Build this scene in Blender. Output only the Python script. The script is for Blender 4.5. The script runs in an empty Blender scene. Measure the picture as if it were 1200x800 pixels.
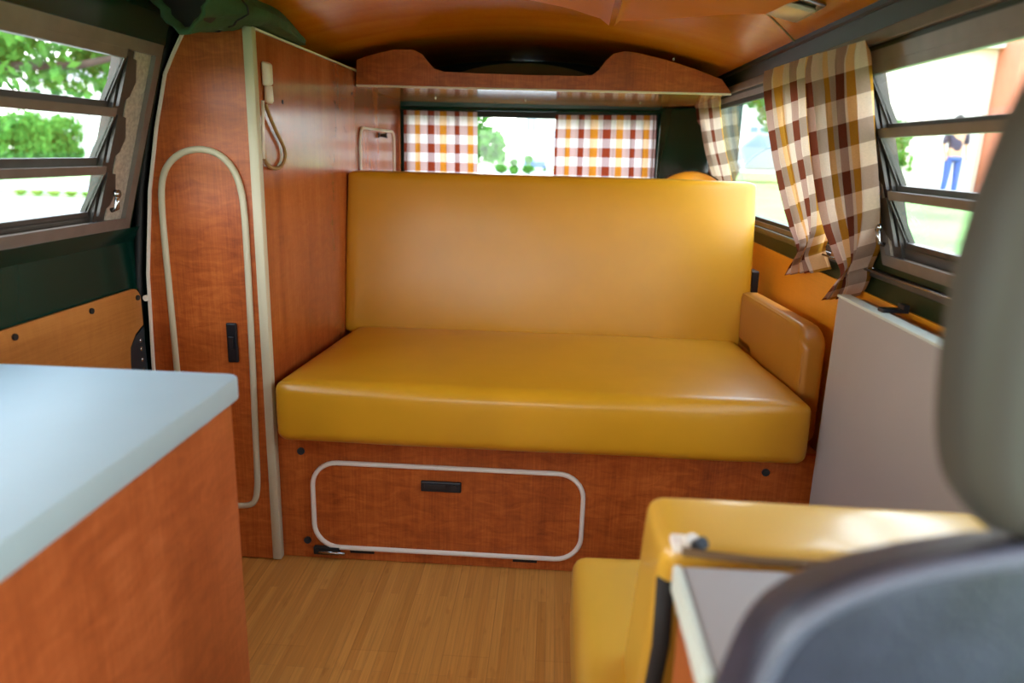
import bpy, bmesh, math, random
from mathutils import Vector, Matrix, Euler, noise
random.seed(7)
PI = math.pi
sc = bpy.context.scene
COL = sc.collection

# ------------------------------------------------------------------ camera solve
F = 868.0
def cam_matrix():
    p, y, r = [math.radians(a) for a in (14.326, -2.912, 1.595)]
    cp, sp, cy, sy, cr, sr = math.cos(p), math.sin(p), math.cos(y), math.sin(y), math.cos(r), math.sin(r)
    B = Matrix(((1,0,0),(0,0,-1),(0,1,0)))
    Yw = Matrix(((cy,-sy,0),(sy,cy,0),(0,0,1)))
    P = Matrix(((1,0,0),(0,cp,-sp),(0,sp,cp)))
    Rl = Matrix(((cr,-sr,0),(sr,cr,0),(0,0,1)))
    return Rl @ P @ B @ Yw
M = cam_matrix()
CAM = Vector((0, 0, 1.0))
def ray(u, v): return M.transposed() @ Vector(((u-600)/F, (v-400)/F, 1.0))
def aty(u, v, y): d = ray(u, v); return CAM + d*(y/d.y)
def atz(u, v, z): d = ray(u, v); return CAM + d*((z-1.0)/d.z)
def atx(u, v, x): d = ray(u, v); return CAM + d*(x/d.x)
WR, WL, LEAN, ZS = .68, -.93, .30, .785          # side windows lean inwards above the sill
def xr(z): return WR - LEAN*(z-ZS) if z > ZS else .69
def xl(z): return WL + LEAN*(z-ZS) if z > ZS else -.94
def on_right(u, v, off=0.0):
    d = ray(u, v); n = Vector((1, 0, LEAN)); k = (WR-off) + LEAN*ZS
    return CAM + d*((k - n.dot(CAM))/n.dot(d))

# ------------------------------------------------------------------ materials
def lin(c):
    return tuple(((x/255)/12.92 if x/255 <= .04045 else ((x/255+.055)/1.055)**2.4) for x in c) + (1,)
def newmat(name):
    m = bpy.data.materials.new(name); m.use_nodes = True
    nt = m.node_tree; nt.nodes.clear()
    out = nt.nodes.new('ShaderNodeOutputMaterial')
    return m, nt, out
def N(nt, t, **kw):
    n = nt.nodes.new(t)
    for k, v in kw.items():
        if k.startswith('i_'): n.inputs[k[2:].replace('_', ' ')].default_value = v
        else: setattr(n, k, v)
    return n
def coords(nt, scale=(1,1,1), kind='Object', rot=(0,0,0)):
    t = N(nt, 'ShaderNodeTexCoord'); m = N(nt, 'ShaderNodeMapping')
    m.inputs['Scale'].default_value = scale; m.inputs['Rotation'].default_value = rot
    nt.links.new(t.outputs[kind], m.inputs['Vector']); return m.outputs['Vector']
def ramp(nt, fac, stops):
    r = N(nt, 'ShaderNodeValToRGB'); e = r.color_ramp.elements
    while len(e) < len(stops): e.new(.5)
    for i, (p, c) in enumerate(stops): e[i].position = p; e[i].color = c
    nt.links.new(fac, r.inputs['Fac']); return r.outputs['Color']
def noise_n(nt, vec, scale, detail=4, rough=.55, dist=0):
    n = N(nt, 'ShaderNodeTexNoise'); n.inputs['Scale'].default_value = scale; n.inputs['Detail'].default_value = detail
    n.inputs['Roughness'].default_value = rough; n.inputs['Distortion'].default_value = dist
    nt.links.new(vec, n.inputs['Vector']); return n.outputs['Fac']
def bump(nt, h, strength, dist, bs):
    b = N(nt, 'ShaderNodeBump'); b.inputs['Strength'].default_value = strength; b.inputs['Distance'].default_value = dist
    nt.links.new(h, b.inputs['Height']); nt.links.new(b.outputs['Normal'], bs.inputs['Normal'])
def principled(name, col, rough=.5, metal=0, spec=.5, var=.0, vscale=8, bmp=0, bscale=200, coat=0, bdist=.001):
    m, nt, out = newmat(name)
    b = N(nt, 'ShaderNodeBsdfPrincipled')
    nt.links.new(b.outputs[0], out.inputs[0])
    b.inputs['Roughness'].default_value = rough; b.inputs['Metallic'].default_value = metal
    b.inputs['Specular IOR Level'].default_value = spec; b.inputs['Coat Weight'].default_value = coat
    b.inputs['Coat Roughness'].default_value = .15
    v = coords(nt)
    c = lin(col)
    if var:
        f = noise_n(nt, v, vscale)
        a = tuple(x*(1-var) for x in c[:3])+(1,); z = tuple(min(1, x*(1+var)) for x in c[:3])+(1,)
        nt.links.new(ramp(nt, f, [(.3, a), (.7, z)]), b.inputs['Base Color'])
    else: b.inputs['Base Color'].default_value = c
    if bmp: bump(nt, noise_n(nt, v, bscale, 3), bmp, bdist, b)
    return m
def laminate(name, base, dark, light, rough=.3, axis='z', coat=.0, spec=.5, mottle=1.0):
    m, nt, out = newmat(name)
    b = N(nt, 'ShaderNodeBsdfPrincipled'); nt.links.new(b.outputs[0], out.inputs[0])
    b.inputs['Roughness'].default_value = rough; b.inputs['Coat Weight'].default_value = coat
    b.inputs['Specular IOR Level'].default_value = spec; b.inputs['Coat Roughness'].default_value = .12
    s = {'z': (9, 9, 1.3), 'x': (1.3, 9, 9), 'y': (9, 1.3, 9)}[axis]
    f1 = noise_n(nt, coords(nt, s), 1.0, 3, .5, .4)
    s2 = {'z': (14, 14, 46), 'x': (46, 14, 14), 'y': (14, 46, 14)}[axis]
    f2 = noise_n(nt, coords(nt, s2), 1.0, 5, .65, 1.2)
    s3 = {'z': (260, 260, 12), 'x': (12, 260, 260), 'y': (260, 12, 260)}[axis]
    f3 = noise_n(nt, coords(nt, s3), 1.0, 2, .5)
    a = N(nt, 'ShaderNodeMix', data_type='FLOAT'); a.inputs[0].default_value = .5*mottle
    nt.links.new(f1, a.inputs[2]); nt.links.new(f2, a.inputs[3])
    a2 = N(nt, 'ShaderNodeMix', data_type='FLOAT'); a2.inputs[0].default_value = .22
    nt.links.new(a.outputs[0], a2.inputs[2]); nt.links.new(f3, a2.inputs[3])
    nt.links.new(ramp(nt, a2.outputs[0], [(.34, lin(dark)), (.5, lin(base)), (.66, lin(light))]), b.inputs['Base Color'])
    return m
MAT = {}
MAT['cherry'] = laminate('cherry_laminate', (176,88,34), (136,60,20), (206,114,52), .36, spec=.4, mottle=1.1)
MAT['cherry_gloss'] = laminate('cherry_laminate_glossy', (164,80,34), (134,60,22), (190,102,50), .24, coat=.35, spec=.6, mottle=.5)
MAT['cherry_counter'] = laminate('cherry_laminate_counter', (160,80,36), (128,58,24), (186,102,54), .4)
MAT['ply'] = laminate('birch_ply', (182,120,56), (162,100,42), (196,136,70), .35, axis='y', mottle=.6)
MAT['ply_orange'] = laminate('amber_ply', (240,160,40), (226,146,30), (248,172,54), .3, axis='y', mottle=.5)
MAT['ceiling'] = laminate('ceiling_ply', (232,142,24), (220,128,18), (240,156,34), .25, axis='x', mottle=.5, coat=.3)
MAT['green'] = principled('dark_green_paint', (6,46,37), .22, spec=.3)
MAT['green_gloss'] = principled('glossy_green_paint', (10,50,38), .12, spec=.6)
MAT['green_band'] = principled('olive_green_paint', (30,42,20), .4, spec=.25)
MAT['black'] = principled('black_rubber', (18,18,18), .6)
MAT['black_plastic'] = principled('black_plastic', (20,24,30), .35)
MAT['alu'] = principled('brushed_aluminium', (122,114,108), .36, metal=.35, var=.12, vscale=20)
MAT['alu_dark'] = principled('dark_aluminium', (70,66,62), .38, metal=.3, var=.15, vscale=25)
MAT['alu_light'] = principled('perforated_aluminium', (185,180,168), .5, metal=.3, var=.25, vscale=120)
MAT['steel'] = principled('steel', (170,168,165), .25, metal=1)
MAT['cream'] = principled('cream_plastic', (196,188,158), .4)
MAT['cream_white'] = principled('cream_white_plastic', (234,225,210), .35)
MAT['tan_cord'] = principled('tan_cord', (165,130,80), .6)
MAT['zinc_plate'] = principled('grey_plate', (62,70,76), .45, metal=.4, var=.2)
MAT['counter'] = principled('white_laminate', (154,173,177), .5, var=.03, vscale=6)
MAT['greytop'] = principled('grey_laminate', (166,162,158), .38, var=.03, vscale=5)
MAT['edge_light'] = principled('pale_edge_strip', (205,212,196), .4)
MAT['vinyl'] = principled('mustard_vinyl', (200,142,28), .31, var=.06, vscale=5, bmp=.25, bscale=420, bdist=.0006)
MAT['vinyl_arm'] = principled('ochre_vinyl', (170,112,36), .34, var=.05, vscale=5, bmp=.2, bscale=420, bdist=.0006)
MAT['vinyl_pale'] = principled('yellow_vinyl', (212,162,52), .38, spec=.8, var=.05, vscale=5, coat=.6, bmp=.2, bscale=420, bdist=.0006)
MAT['canvas'] = principled('green_canvas', (50,80,52), .85, var=.3, vscale=14, bmp=.5, bscale=60, bdist=.004)
MAT['seat_blue'] = principled('slate_vinyl', (44,48,62), .38, var=.35, vscale=18, bmp=1, bscale=260, bdist=.0012)
MAT['piping'] = principled('grey_piping', (84,88,102), .4)
MAT['headrest'] = principled('grey_beige_vinyl', (62,59,52), .55, var=.06, vscale=6, bmp=.2, bscale=300)
MAT['dark'] = principled('dark_lining', (30,26,22), .8)
MAT['mat_brown'] = principled('brown_felt', (104,78,48), .9)
MAT['lens'] = principled('lamp_lens', (225,222,212), .2)
MAT['seat_black'] = principled('dash_black', (32,32,34), .6)

def mat_floor():
    m, nt, out = newmat('bamboo_floor')
    b = N(nt, 'ShaderNodeBsdfPrincipled'); nt.links.new(b.outputs[0], out.inputs[0])
    b.inputs['Roughness'].default_value = .36
    v = coords(nt, (1,1,1), rot=(0,0,PI/2))
    br = N(nt, 'ShaderNodeTexBrick'); nt.links.new(v, br.inputs['Vector'])
    br.inputs['Scale'].default_value = 1; br.inputs['Brick Width'].default_value = .62; br.inputs['Row Height'].default_value = .019
    br.inputs['Mortar Size'].default_value = .0006; br.offset = .43; br.offset_frequency = 3; br.squash = 1
    br.inputs['Color1'].default_value = lin((204,140,66)); br.inputs['Color2'].default_value = lin((222,160,82)); br.inputs['Mortar'].default_value = lin((196,138,76))
    br2 = N(nt, 'ShaderNodeTexBrick'); nt.links.new(v, br2.inputs['Vector'])
    br2.inputs['Scale'].default_value = 1; br2.inputs['Brick Width'].default_value = .95; br2.inputs['Row Height'].default_value = .095
    br2.inputs['Mortar Size'].default_value = .0011; br2.offset = .37
    br2.inputs['Color1'].default_value = (.93,.92,.90,1); br2.inputs['Color2'].default_value = (1.0,1.0,1.0,1); br2.inputs['Mortar'].default_value = (.84,.78,.70,1)
    g = noise_n(nt, coords(nt, (220, 5, 10)), 1, 4, .6)
    gc = ramp(nt, g, [(.3, (.80,.76,.68,1)), (.7, (1.06,1.05,1.0,1))])
    m1 = N(nt, 'ShaderNodeMix', data_type='RGBA', blend_type='MULTIPLY'); m1.inputs[0].default_value = 1
    nt.links.new(br.outputs['Color'], m1.inputs[6]); nt.links.new(br2.outputs['Color'], m1.inputs[7])
    m2 = N(nt, 'ShaderNodeMix', data_type='RGBA', blend_type='MULTIPLY'); m2.inputs[0].default_value = 1
    nt.links.new(m1.outputs[2], m2.inputs[6]); nt.links.new(gc, m2.inputs[7])
    # bamboo nodes: short dark cross marks
    k = noise_n(nt, coords(nt, (52, 14, 1)), 1, 2, .5)
    kc = ramp(nt, k, [(.62, (1,1,1,1)), (.74, (.80,.72,.62,1))])
    m3 = N(nt, 'ShaderNodeMix', data_type='RGBA', blend_type='MULTIPLY'); m3.inputs[0].default_value = .8
    nt.links.new(m2.outputs[2], m3.inputs[6]); nt.links.new(kc, m3.inputs[7])
    nt.links.new(m3.outputs[2], b.inputs['Base Color'])
    return m
MAT['floor'] = mat_floor()

def mat_glass():
    m, nt, out = newmat('window_glass')
    tr = N(nt, 'ShaderNodeBsdfTransparent'); tr.inputs[0].default_value = (.95,.97,.96,1)
    gl = N(nt, 'ShaderNodeBsdfGlossy'); gl.inputs['Roughness'].default_value = .02
    lw = N(nt, 'ShaderNodeLayerWeight'); lw.inputs[0].default_value = .12
    fr = N(nt, 'ShaderNodeMath', operation='MULTIPLY_ADD'); fr.inputs[1].default_value = .5; fr.inputs[2].default_value = .02
    nt.links.new(lw.outputs['Facing'], fr.inputs[0])
    mx = N(nt, 'ShaderNodeMixShader')
    nt.links.new(fr.outputs[0], mx.inputs[0]); nt.links.new(tr.outputs[0], mx.inputs[1]); nt.links.new(gl.outputs[0], mx.inputs[2])
    nt.links.new(mx.outputs[0], out.inputs[0]); return m
MAT['glass'] = mat_glass()

def mat_plaid(name='plaid_cloth', sx=.036, sy=.037, trans=.45, ox=0.0, oy=0.0, weft=(172,84,50), dens=.4, wm=(136,48,38), ww=(238,228,228), wg=(236,176,50)):
    """woven check: warp stripes maroon / white / gold / white, weft stripes brown / white; UV in metres of cloth"""
    m, nt, out = newmat(name)
    tc = N(nt, 'ShaderNodeTexCoord'); sp = N(nt, 'ShaderNodeSeparateXYZ'); nt.links.new(tc.outputs['UV'], sp.inputs[0])
    def frac(sock, period, off):
        a = N(nt, 'ShaderNodeMath', operation='MULTIPLY_ADD'); a.inputs[1].default_value = 1/period; a.inputs[2].default_value = off+100
        nt.links.new(sock, a.inputs[0]); f = N(nt, 'ShaderNodeMath', operation='FRACT'); nt.links.new(a.outputs[0], f.inputs[0]); return f.outputs[0]
    fx = frac(sp.outputs[0], sx*4, ox); fy = frac(sp.outputs[1], sy*2, oy)
    maroon, white, gold, brown = lin(wm), lin(ww), lin(wg), lin(weft)
    rx = N(nt, 'ShaderNodeValToRGB'); rx.color_ramp.interpolation = 'CONSTANT'; e = rx.color_ramp.elements
    while len(e) < 4: e.new(.5)
    for i, (p, c) in enumerate([(0, maroon), (.25, white), (.5, gold), (.75, white)]): e[i].position = p; e[i].color = c
    nt.links.new(fx, rx.inputs[0])
    ry = N(nt, 'ShaderNodeValToRGB'); ry.color_ramp.interpolation = 'CONSTANT'; e = ry.color_ramp.elements
    for i, (p, c) in enumerate([(0, brown), (.5, white)]): e[i].position = p; e[i].color = c
    nt.links.new(fy, ry.inputs[0])
    mul = N(nt, 'ShaderNodeMix', data_type='RGBA', blend_type='MIX'); mul.inputs[0].default_value = .5
    nt.links.new(rx.outputs[0], mul.inputs[6]); nt.links.new(ry.outputs[0], mul.inputs[7])
    mu2 = N(nt, 'ShaderNodeMix', data_type='RGBA', blend_type='MULTIPLY'); mu2.inputs[0].default_value = dens
    nt.links.new(mul.outputs[2], mu2.inputs[6]); nt.links.new(mul.outputs[2], mu2.inputs[7])
    gr = noise_n(nt, coords(nt, (500,500,500), 'UV'), 1, 2)
    gc = ramp(nt, gr, [(.3, (.88,.88,.88,1)), (.7, (1.0,1.0,1.0,1))])
    m3 = N(nt, 'ShaderNodeMix', data_type='RGBA', blend_type='MULTIPLY'); m3.inputs[0].default_value = 1
    nt.links.new(mu2.outputs[2], m3.inputs[6]); nt.links.new(gc, m3.inputs[7])
    d = N(nt, 'ShaderNodeBsdfDiffuse'); t = N(nt, 'ShaderNodeBsdfTranslucent'); mx = N(nt, 'ShaderNodeMixShader'); mx.inputs[0].default_value = trans
    nt.links.new(m3.outputs[2], d.inputs[0]); nt.links.new(m3.outputs[2], t.inputs[0])
    nt.links.new(d.outputs[0], mx.inputs[1]); nt.links.new(t.outputs[0], mx.inputs[2]); nt.links.new(mx.outputs[0], out.inputs[0])
    return m
MAT['plaid'] = mat_plaid(sx=.040, sy=.043, weft=(120,80,52), dens=.35, trans=.34, wm=(140,60,48), ww=(232,214,196), wg=(242,184,60))  # browner than the rear cloth: weaker backlight put into the stripe colours
MAT['plaid_rear'] = mat_plaid('plaid_cloth_rear', trans=.5, ox=.12, oy=.25)

def mat_leaf(name, a, b_, t=.35):
    m, nt, out = newmat(name)
    v = coords(nt, (1,1,1)); f = noise_n(nt, v, 3.0, 4)
    c = ramp(nt, f, [(.3, lin(a)), (.7, lin(b_))])
    d = N(nt, 'ShaderNodeBsdfDiffuse'); tr = N(nt, 'ShaderNodeBsdfTranslucent'); mx = N(nt, 'ShaderNodeMixShader'); mx.inputs[0].default_value = t
    nt.links.new(c, d.inputs[0]); nt.links.new(c, tr.inputs[0]); nt.links.new(d.outputs[0], mx.inputs[1]); nt.links.new(tr.outputs[0], mx.inputs[2])
    nt.links.new(mx.outputs[0], out.inputs[0]); return m
MAT['leaf'] = mat_leaf('leaves', (40,92,34), (104,158,70))
MAT['leaf_light'] = mat_leaf('leaves_light', (128,158,72), (178,196,110))
MAT['grass'] = principled('lawn', (96,134,70), .95, var=.35, vscale=.6)
MAT['grass_pale'] = principled('verge_grass', (110,150,80), .95, var=.2, vscale=.6)
MAT['concrete'] = principled('driveway_concrete', (132,130,128), .9, var=.06, vscale=1)
MAT['asphalt'] = principled('asphalt', (120,124,130), .9, var=.08, vscale=1)
MAT['bark'] = principled('bark', (66,54,46), .95, var=.3, vscale=6)
MAT['white_wall'] = principled('white_siding', (214,212,206), .8)
MAT['beige_wall'] = principled('beige_wall', (206,190,172), .85, var=.05, vscale=2)
MAT['salmon_wall'] = principled('salmon_brick', (190,112,86), .85, var=.08, vscale=3)
MAT['roof_grey'] = principled('shingles', (110,106,104), .9)
MAT['pane_dark'] = principled('house_pane', (120,136,150), .15)
MAT['car_grey'] = principled('silver_car', (140,146,154), .3, metal=.3)
MAT['car_blue'] = principled('blue_car', (36,74,150), .35)
MAT['skin'] = principled('skin', (190,140,112), .6)
MAT['shirt'] = principled('navy_shirt', (48,46,70), .9)
MAT['jeans'] = principled('jeans', (52,82,150), .9)
MAT['hair'] = principled('hair', (40,30,24), .8)
MAT['pole'] = principled('pole_grey', (110,120,120), .5)

# ------------------------------------------------------------------ builders
def link(name, bm, mat, parent=None, smooth=False, kind=None, angle=None):
    me = bpy.data.meshes.new(name); bm.normal_update(); bm.to_mesh(me); bm.free()
    if mat is not None: me.materials.append(MAT[mat] if isinstance(mat, str) else mat)
    o = bpy.data.objects.new(name, me); COL.objects.link(o)
    if smooth:
        for p in me.polygons: p.use_smooth = True
        if angle:
            bpy.context.view_layer.update()
            try: me.set_sharp_from_angle(angle=math.radians(angle))
            except Exception: pass
    if parent is not None:
        o.parent = parent
        o.matrix_parent_inverse = Matrix.Translation(-Vector(parent.location)) if parent.type == 'EMPTY' else Matrix.Identity(4)
    if kind: o['kind'] = kind
    return o
def tag(o, label, cat, group=None):
    o['label'] = label; o['category'] = cat
    if group: o['group'] = group
    return o
def thing(name, label, cat, loc=(0,0,0), group=None):
    o = bpy.data.objects.new(name, None); COL.objects.link(o); o.location = loc; o.empty_display_size = .05
    return tag(o, label, cat, group)
def struct(name, loc=(0,0,0)):
    o = bpy.data.objects.new(name, None); COL.objects.link(o); o.location = loc; o['kind'] = 'structure'; o.empty_display_size = .05
    return o
def B(): return bmesh.new()
def bx(bm, a, b, bev=0, seg=2):
    a = Vector(a); b = Vector(b)
    r = bmesh.ops.create_cube(bm, size=1, matrix=Matrix.Translation((a+b)/2) @ Matrix.Diagonal((*[abs(b[i]-a[i]) for i in range(3)], 1)))
    if bev:
        vs = set(r['verts']); es = [e for e in bm.edges if e.verts[0] in vs and e.verts[1] in vs]
        bmesh.ops.bevel(bm, geom=es, offset=bev, segments=seg, affect='EDGES', profile=.5)
    return bm
def hexa(bm, p8, bev=0, seg=2):
    """8 points: 4 of one face (ring) then 4 matching"""
    vs = [bm.verts.new(p) for p in p8]
    for f in ((3,2,1,0),(4,5,6,7),(0,1,5,4),(1,2,6,5),(2,3,7,6),(3,0,4,7)): bm.faces.new([vs[i] for i in f])
    bmesh.ops.recalc_face_normals(bm, faces=list({f for v in vs for f in v.link_faces}))
    if bev:
        es = list({e for v in vs for e in v.link_edges}); bmesh.ops.bevel(bm, geom=es, offset=bev, segments=seg, affect='EDGES', profile=.5)
    return bm
def prism(bm, pts, off, bev=0):
    """planar ring of 3-D points extruded by vector off"""
    off = Vector(off); a = [bm.verts.new(p) for p in pts]; b = [bm.verts.new(Vector(p)+off) for p in pts]
    n = len(pts); fs = [bm.faces.new(a[::-1]), bm.faces.new(b)]
    for i in range(n): fs.append(bm.faces.new((a[i], a[(i+1)%n], b[(i+1)%n], b[i])))
    bmesh.ops.recalc_face_normals(bm, faces=fs)
    if bev:
        es = [e for f in fs[:2] for e in f.edges]; bmesh.ops.bevel(bm, geom=es, offset=bev, segments=2, affect='EDGES', profile=.5)
    return bm
def tube(bm, pts, r, n=10, closed=False, flat=None):
    pts = [Vector(p) for p in pts]; m = len(pts); rings = []
    rs = r if isinstance(r, (list, tuple)) else [r]*m
    up = None
    for i, p in enumerate(pts):
        t = (pts[(i+1)%m]-pts[i-1]) if closed or 0 < i < m-1 else (pts[1]-pts[0] if i == 0 else pts[-1]-pts[-2])
        t.normalize()
        if up is None: up = t.orthogonal().normalized() if flat is None else Vector(flat)
        if flat is not None: up = Vector(flat)
        up = (up - t*up.dot(t)).normalized(); s = t.cross(up)
        rings.append([bm.verts.new(p + up*math.cos(a)*rs[i] + s*math.sin(a)*rs[i]) for a in [2*PI*k/n for k in range(n)]])
    for i in range(m if closed else m-1):
        A, Bq = rings[i], rings[(i+1)%m]
        for k in range(n): bm.faces.new((A[k], A[(k+1)%n], Bq[(k+1)%n], Bq[k]))
    if not closed: bm.faces.new(rings[0][::-1]); bm.faces.new(rings[-1])
    bmesh.ops.recalc_face_normals(bm, faces=bm.faces); return bm
def strip_loop(bm, path, w, d, normal, closed=True):
    """flat moulding: rounded rectangular section w wide, d proud along normal, following path"""
    normal = Vector(normal).normalized(); path = [Vector(p) for p in path]; m = len(path); rings = []
    for i, p in enumerate(path):
        if closed or 0 < i < m-1: t = (path[(i+1)%m]-path[i-1]).normalized()
        elif i == 0: t = (path[1]-path[0]).normalized()
        else: t = (path[-1]-path[-2]).normalized()
        s = t.cross(normal).normalized()
        prof = [(-w/2, 0), (-w/2, d*.55), (-w*.3, d), (w*.3, d), (w/2, d*.55), (w/2, 0)]
        rings.append([bm.verts.new(p + s*a + normal*b_) for a, b_ in prof])
    for i in range(m if closed else m-1):
        A, Bq = rings[i], rings[(i+1)%m]
        for k in range(6): bm.faces.new((A[k], A[(k+1)%6], Bq[(k+1)%6], Bq[k]))
    if not closed: bm.faces.new(rings[0][::-1]); bm.faces.new(rings[-1])
    bmesh.ops.recalc_face_normals(bm, faces=bm.faces); return bm
def rrect(x0, z0, x1, z1, r, n=8):
    out = []
    for cx, cz, a0 in ((x1-r, z1-r, 0), (x0+r, z1-r, PI/2), (x0+r, z0+r, PI), (x1-r, z0+r, 1.5*PI)):
        for k in range(n+1):
            a = a0 + PI/2*k/n; out.append((cx+r*math.cos(a), cz+r*math.sin(a)))
    return out
def cushion(c, half, r, puff=(0,0,0), n=14, wr=0.0, seed=0):
    """soft rounded block about c; puff pushes the middle of each pair of faces outwards"""
    bm = B(); bmesh.ops.create_cube(bm, size=2)
    bmesh.ops.subdivide_edges(bm, edges=bm.edges[:], cuts=n*2, use_grid_fill=True)
    h = Vector(half)
    for v in bm.verts:
        # spread samples so that more fall near the borders
        q = Vector([math.sin(v.co[i]*PI/2)*.6 + v.co[i]*.4 for i in range(3)])
        p = Vector([q[i]*h[i] for i in range(3)])
        inner = Vector([max(-h[i]+r, min(h[i]-r, p[i])) for i in range(3)])
        d = p-inner
        if d.length > 1e-9: p = inner + d.normalized()*min(d.length, r) if d.length > r else inner+d
        u = Vector([p[i]/h[i] for i in range(3)])
        for i in range(3):
            j, k = (i+1)%3, (i+2)%3
            p[i] += u[i]*puff[i]*max(0, 1-u[j]**4)*max(0, 1-u[k]**4)
        if wr:
            nz = noise.noise(Vector((p.x*6+seed, p.y*6, p.z*9)))
            p += u.normalized()*wr*nz
        v.co = p+Vector(c)
    return bm
def shear_y(bm, z0, k):
    for v in bm.verts: v.co.y += (v.co.z-z0)*k
    return bm
def disc(bm, c, r, axis, th, n=20):
    ax = Vector(axis).normalized(); tube(bm, [Vector(c)-ax*th/2, Vector(c)+ax*th/2], r, n); return bm
def copy_tree(o, parent=None, off=None):
    c = o.copy(); COL.objects.link(c)
    if parent is not None:
        c.parent = parent
    if off is not None: c.location = Vector(o.location)+Vector(off)
    for ch in list(o.children): copy_tree(ch, c)
    return c

# ------------------------------------------------------------------ THE VAN SHELL
Y0, Y1 = -1.0, 3.2
bm = B(); bx(bm, (-.97, Y0, -.03), (.72, Y1, 0)); link('floor', bm, 'floor', kind='structure')

def lean_slab(bm, side, y0, y1, z0, z1, th=.03, off=0.0):
    """wall piece on the side's profile between two heights; off = offset inward"""
    f = xr if side == 'R' else xl; s = 1 if side == 'R' else -1
    e = 1e-4
    a, b = f(z0+e)-s*off, f(z1)-s*off
    hexa(bm, [(a, y0, z0), (b, y0, z1), (b, y1, z1), (a, y1, z0), (a+s*th, y0, z0), (b+s*th, y0, z1), (b+s*th, y1, z1), (a+s*th, y1, z0)])
ZT = 1.192
# right wall: green metal, two window openings, unseen cab doorway opened for extra light
bm = B()
lean_slab(bm, 'R', Y0, -.65, 0, ZS); lean_slab(bm, 'R', .35, Y1, 0, ZS); lean_slab(bm, 'R', -.65, .35, 0, .10)
lean_slab(bm, 'R', Y0, Y1, ZT, 1.285)
for a, b in ((Y0, -.65), (.35, .5), (1.535, 1.62), (3.0, Y1)): lean_slab(bm, 'R', a, b, ZS, ZT)
lean_slab(bm, 'R', .5, 1.535, ZS, .806)
link('wall_right', bm, 'green_band', kind='structure')
bm = B()
lean_slab(bm, 'L', Y0, -.65, 0, ZS-.001); lean_slab(bm, 'L', Y0, -.65, ZS-.001, .818)
lean_slab(bm, 'L', .35, Y1, 0, ZS-.001); lean_slab(bm, 'L', .35, Y1, ZS-.001, .818); lean_slab(bm, 'L', -.65, .35, 0, .10)  # unseen cab doorway left open here too, added to light the floor
lean_slab(bm, 'L', Y0, 1.575, ZT, 1.285); lean_slab(bm, 'L', 1.576, Y1, ZT, 1.285, .03, -.02)
for a, b in ((Y0, -.65), (.35, .5), (1.558, 1.575)): lean_slab(bm, 'L', a, b, .818, ZT)
lean_slab(bm, 'L', 1.576, Y1, .818, ZT, .03, -.03)
link('wall_left', bm, 'green', kind='structure')
# rear hatch wall with its window opening, dark D pillar
bm = B()
bx(bm, (-.97, Y1, 0), (.75, Y1+.04, .80)); bx(bm, (-.97, Y1, 1.16), (.75, Y1+.04, 1.205))
bx(bm, (-.97, Y1, .80), (-.64, Y1+.04, 1.16)); bx(bm, (.41, Y1, .80), (.75, Y1+.04, 1.16))
link('wall_rear', bm, 'green', kind='structure')
bm = B(); bx(bm, (-.97, Y1, 1.206), (.75, Y1+.04, 1.36)); link('trim_8', bm, 'dark', kind='structure')
bm = B()
hexa(bm, [(.43,3.199,.5),(.43,3.199,1.19),(.41,3.15,1.19),(.41,3.15,.5),(.69,3.199,.5),(.56,3.199,1.19),(.56,3.02,1.19),(.68,3.02,.5)], .01)
link('trim_1', bm, 'green_gloss', kind='structure', smooth=True, angle=40)
bm = B()
bx(bm, (-.97, Y0-.04, -.03), (.75, Y0, .78)); bx(bm, (-.97, Y0-.04, 1.2), (.75, Y0, 1.36))
bx(bm, (-.97, Y0-.04, .78), (-.86, Y0, 1.2)); bx(bm, (.61, Y0-.04, .78), (.75, Y0, 1.2))
link('wall_front', bm, 'seat_black', kind='structure')

# ceiling: bowed plywood, one continuous arch
XC = -.125
def roofz(x): return 1.362 - .22*(x-XC)**2
def roof_sheet(bm, x0, x1, y0, y1, dz=0.0, th=.018, n=24, m=1):
    rows = []
    for j in range(m+1):
        y = y0+(y1-y0)*j/m
        rows.append([[bm.verts.new((x, y, roofz(x)+dz+q)) for x in [x0+(x1-x0)*i/n for i in range(n+1)]] for q in (0, th)])
    for j in range(m):
        for q in (0, 1):
            A, C = rows[j][q], rows[j+1][q]
            for i in range(n): bm.faces.new((A[i], A[i+1], C[i+1], C[i]))
    for j in (0, m):
        for i in range(n): bm.faces.new((rows[j][0][i], rows[j][0][i+1], rows[j][1][i+1], rows[j][1][i]))
    for i in (0, n):
        for j in range(m): bm.faces.new((rows[j][0][i], rows[j+1][0][i], rows[j+1][1][i], rows[j][1][i]))
    bmesh.ops.recalc_face_normals(bm, faces=bm.faces); return bm
link('ceiling', roof_sheet(B(), -.85, .60, Y0-.04, Y1+.04), 'ceiling', kind='structure', smooth=True, angle=40)
# dark gutter strips where the ceiling meets the sides
bm = B(); bx(bm, (.538, Y0, 1.252), (.556, Y1-.005, 1.268)); link('trim_2', bm, 'alu_dark', kind='structure')
bm = B(); bx(bm, (-.803, Y0, 1.246), (-.786, 1.60, 1.262)); link('trim_3', bm, 'green', kind='structure')
# cream joint bead across the ceiling near the lamp
bm = B(); tube(bm, [(x, 1.86+(.54-x)*-1.5, roofz(x)-.001) for x in (.40, .44, .48, .52, .54)], .0022, 8)
link('trim_4', bm, 'cream', kind='structure')

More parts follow.
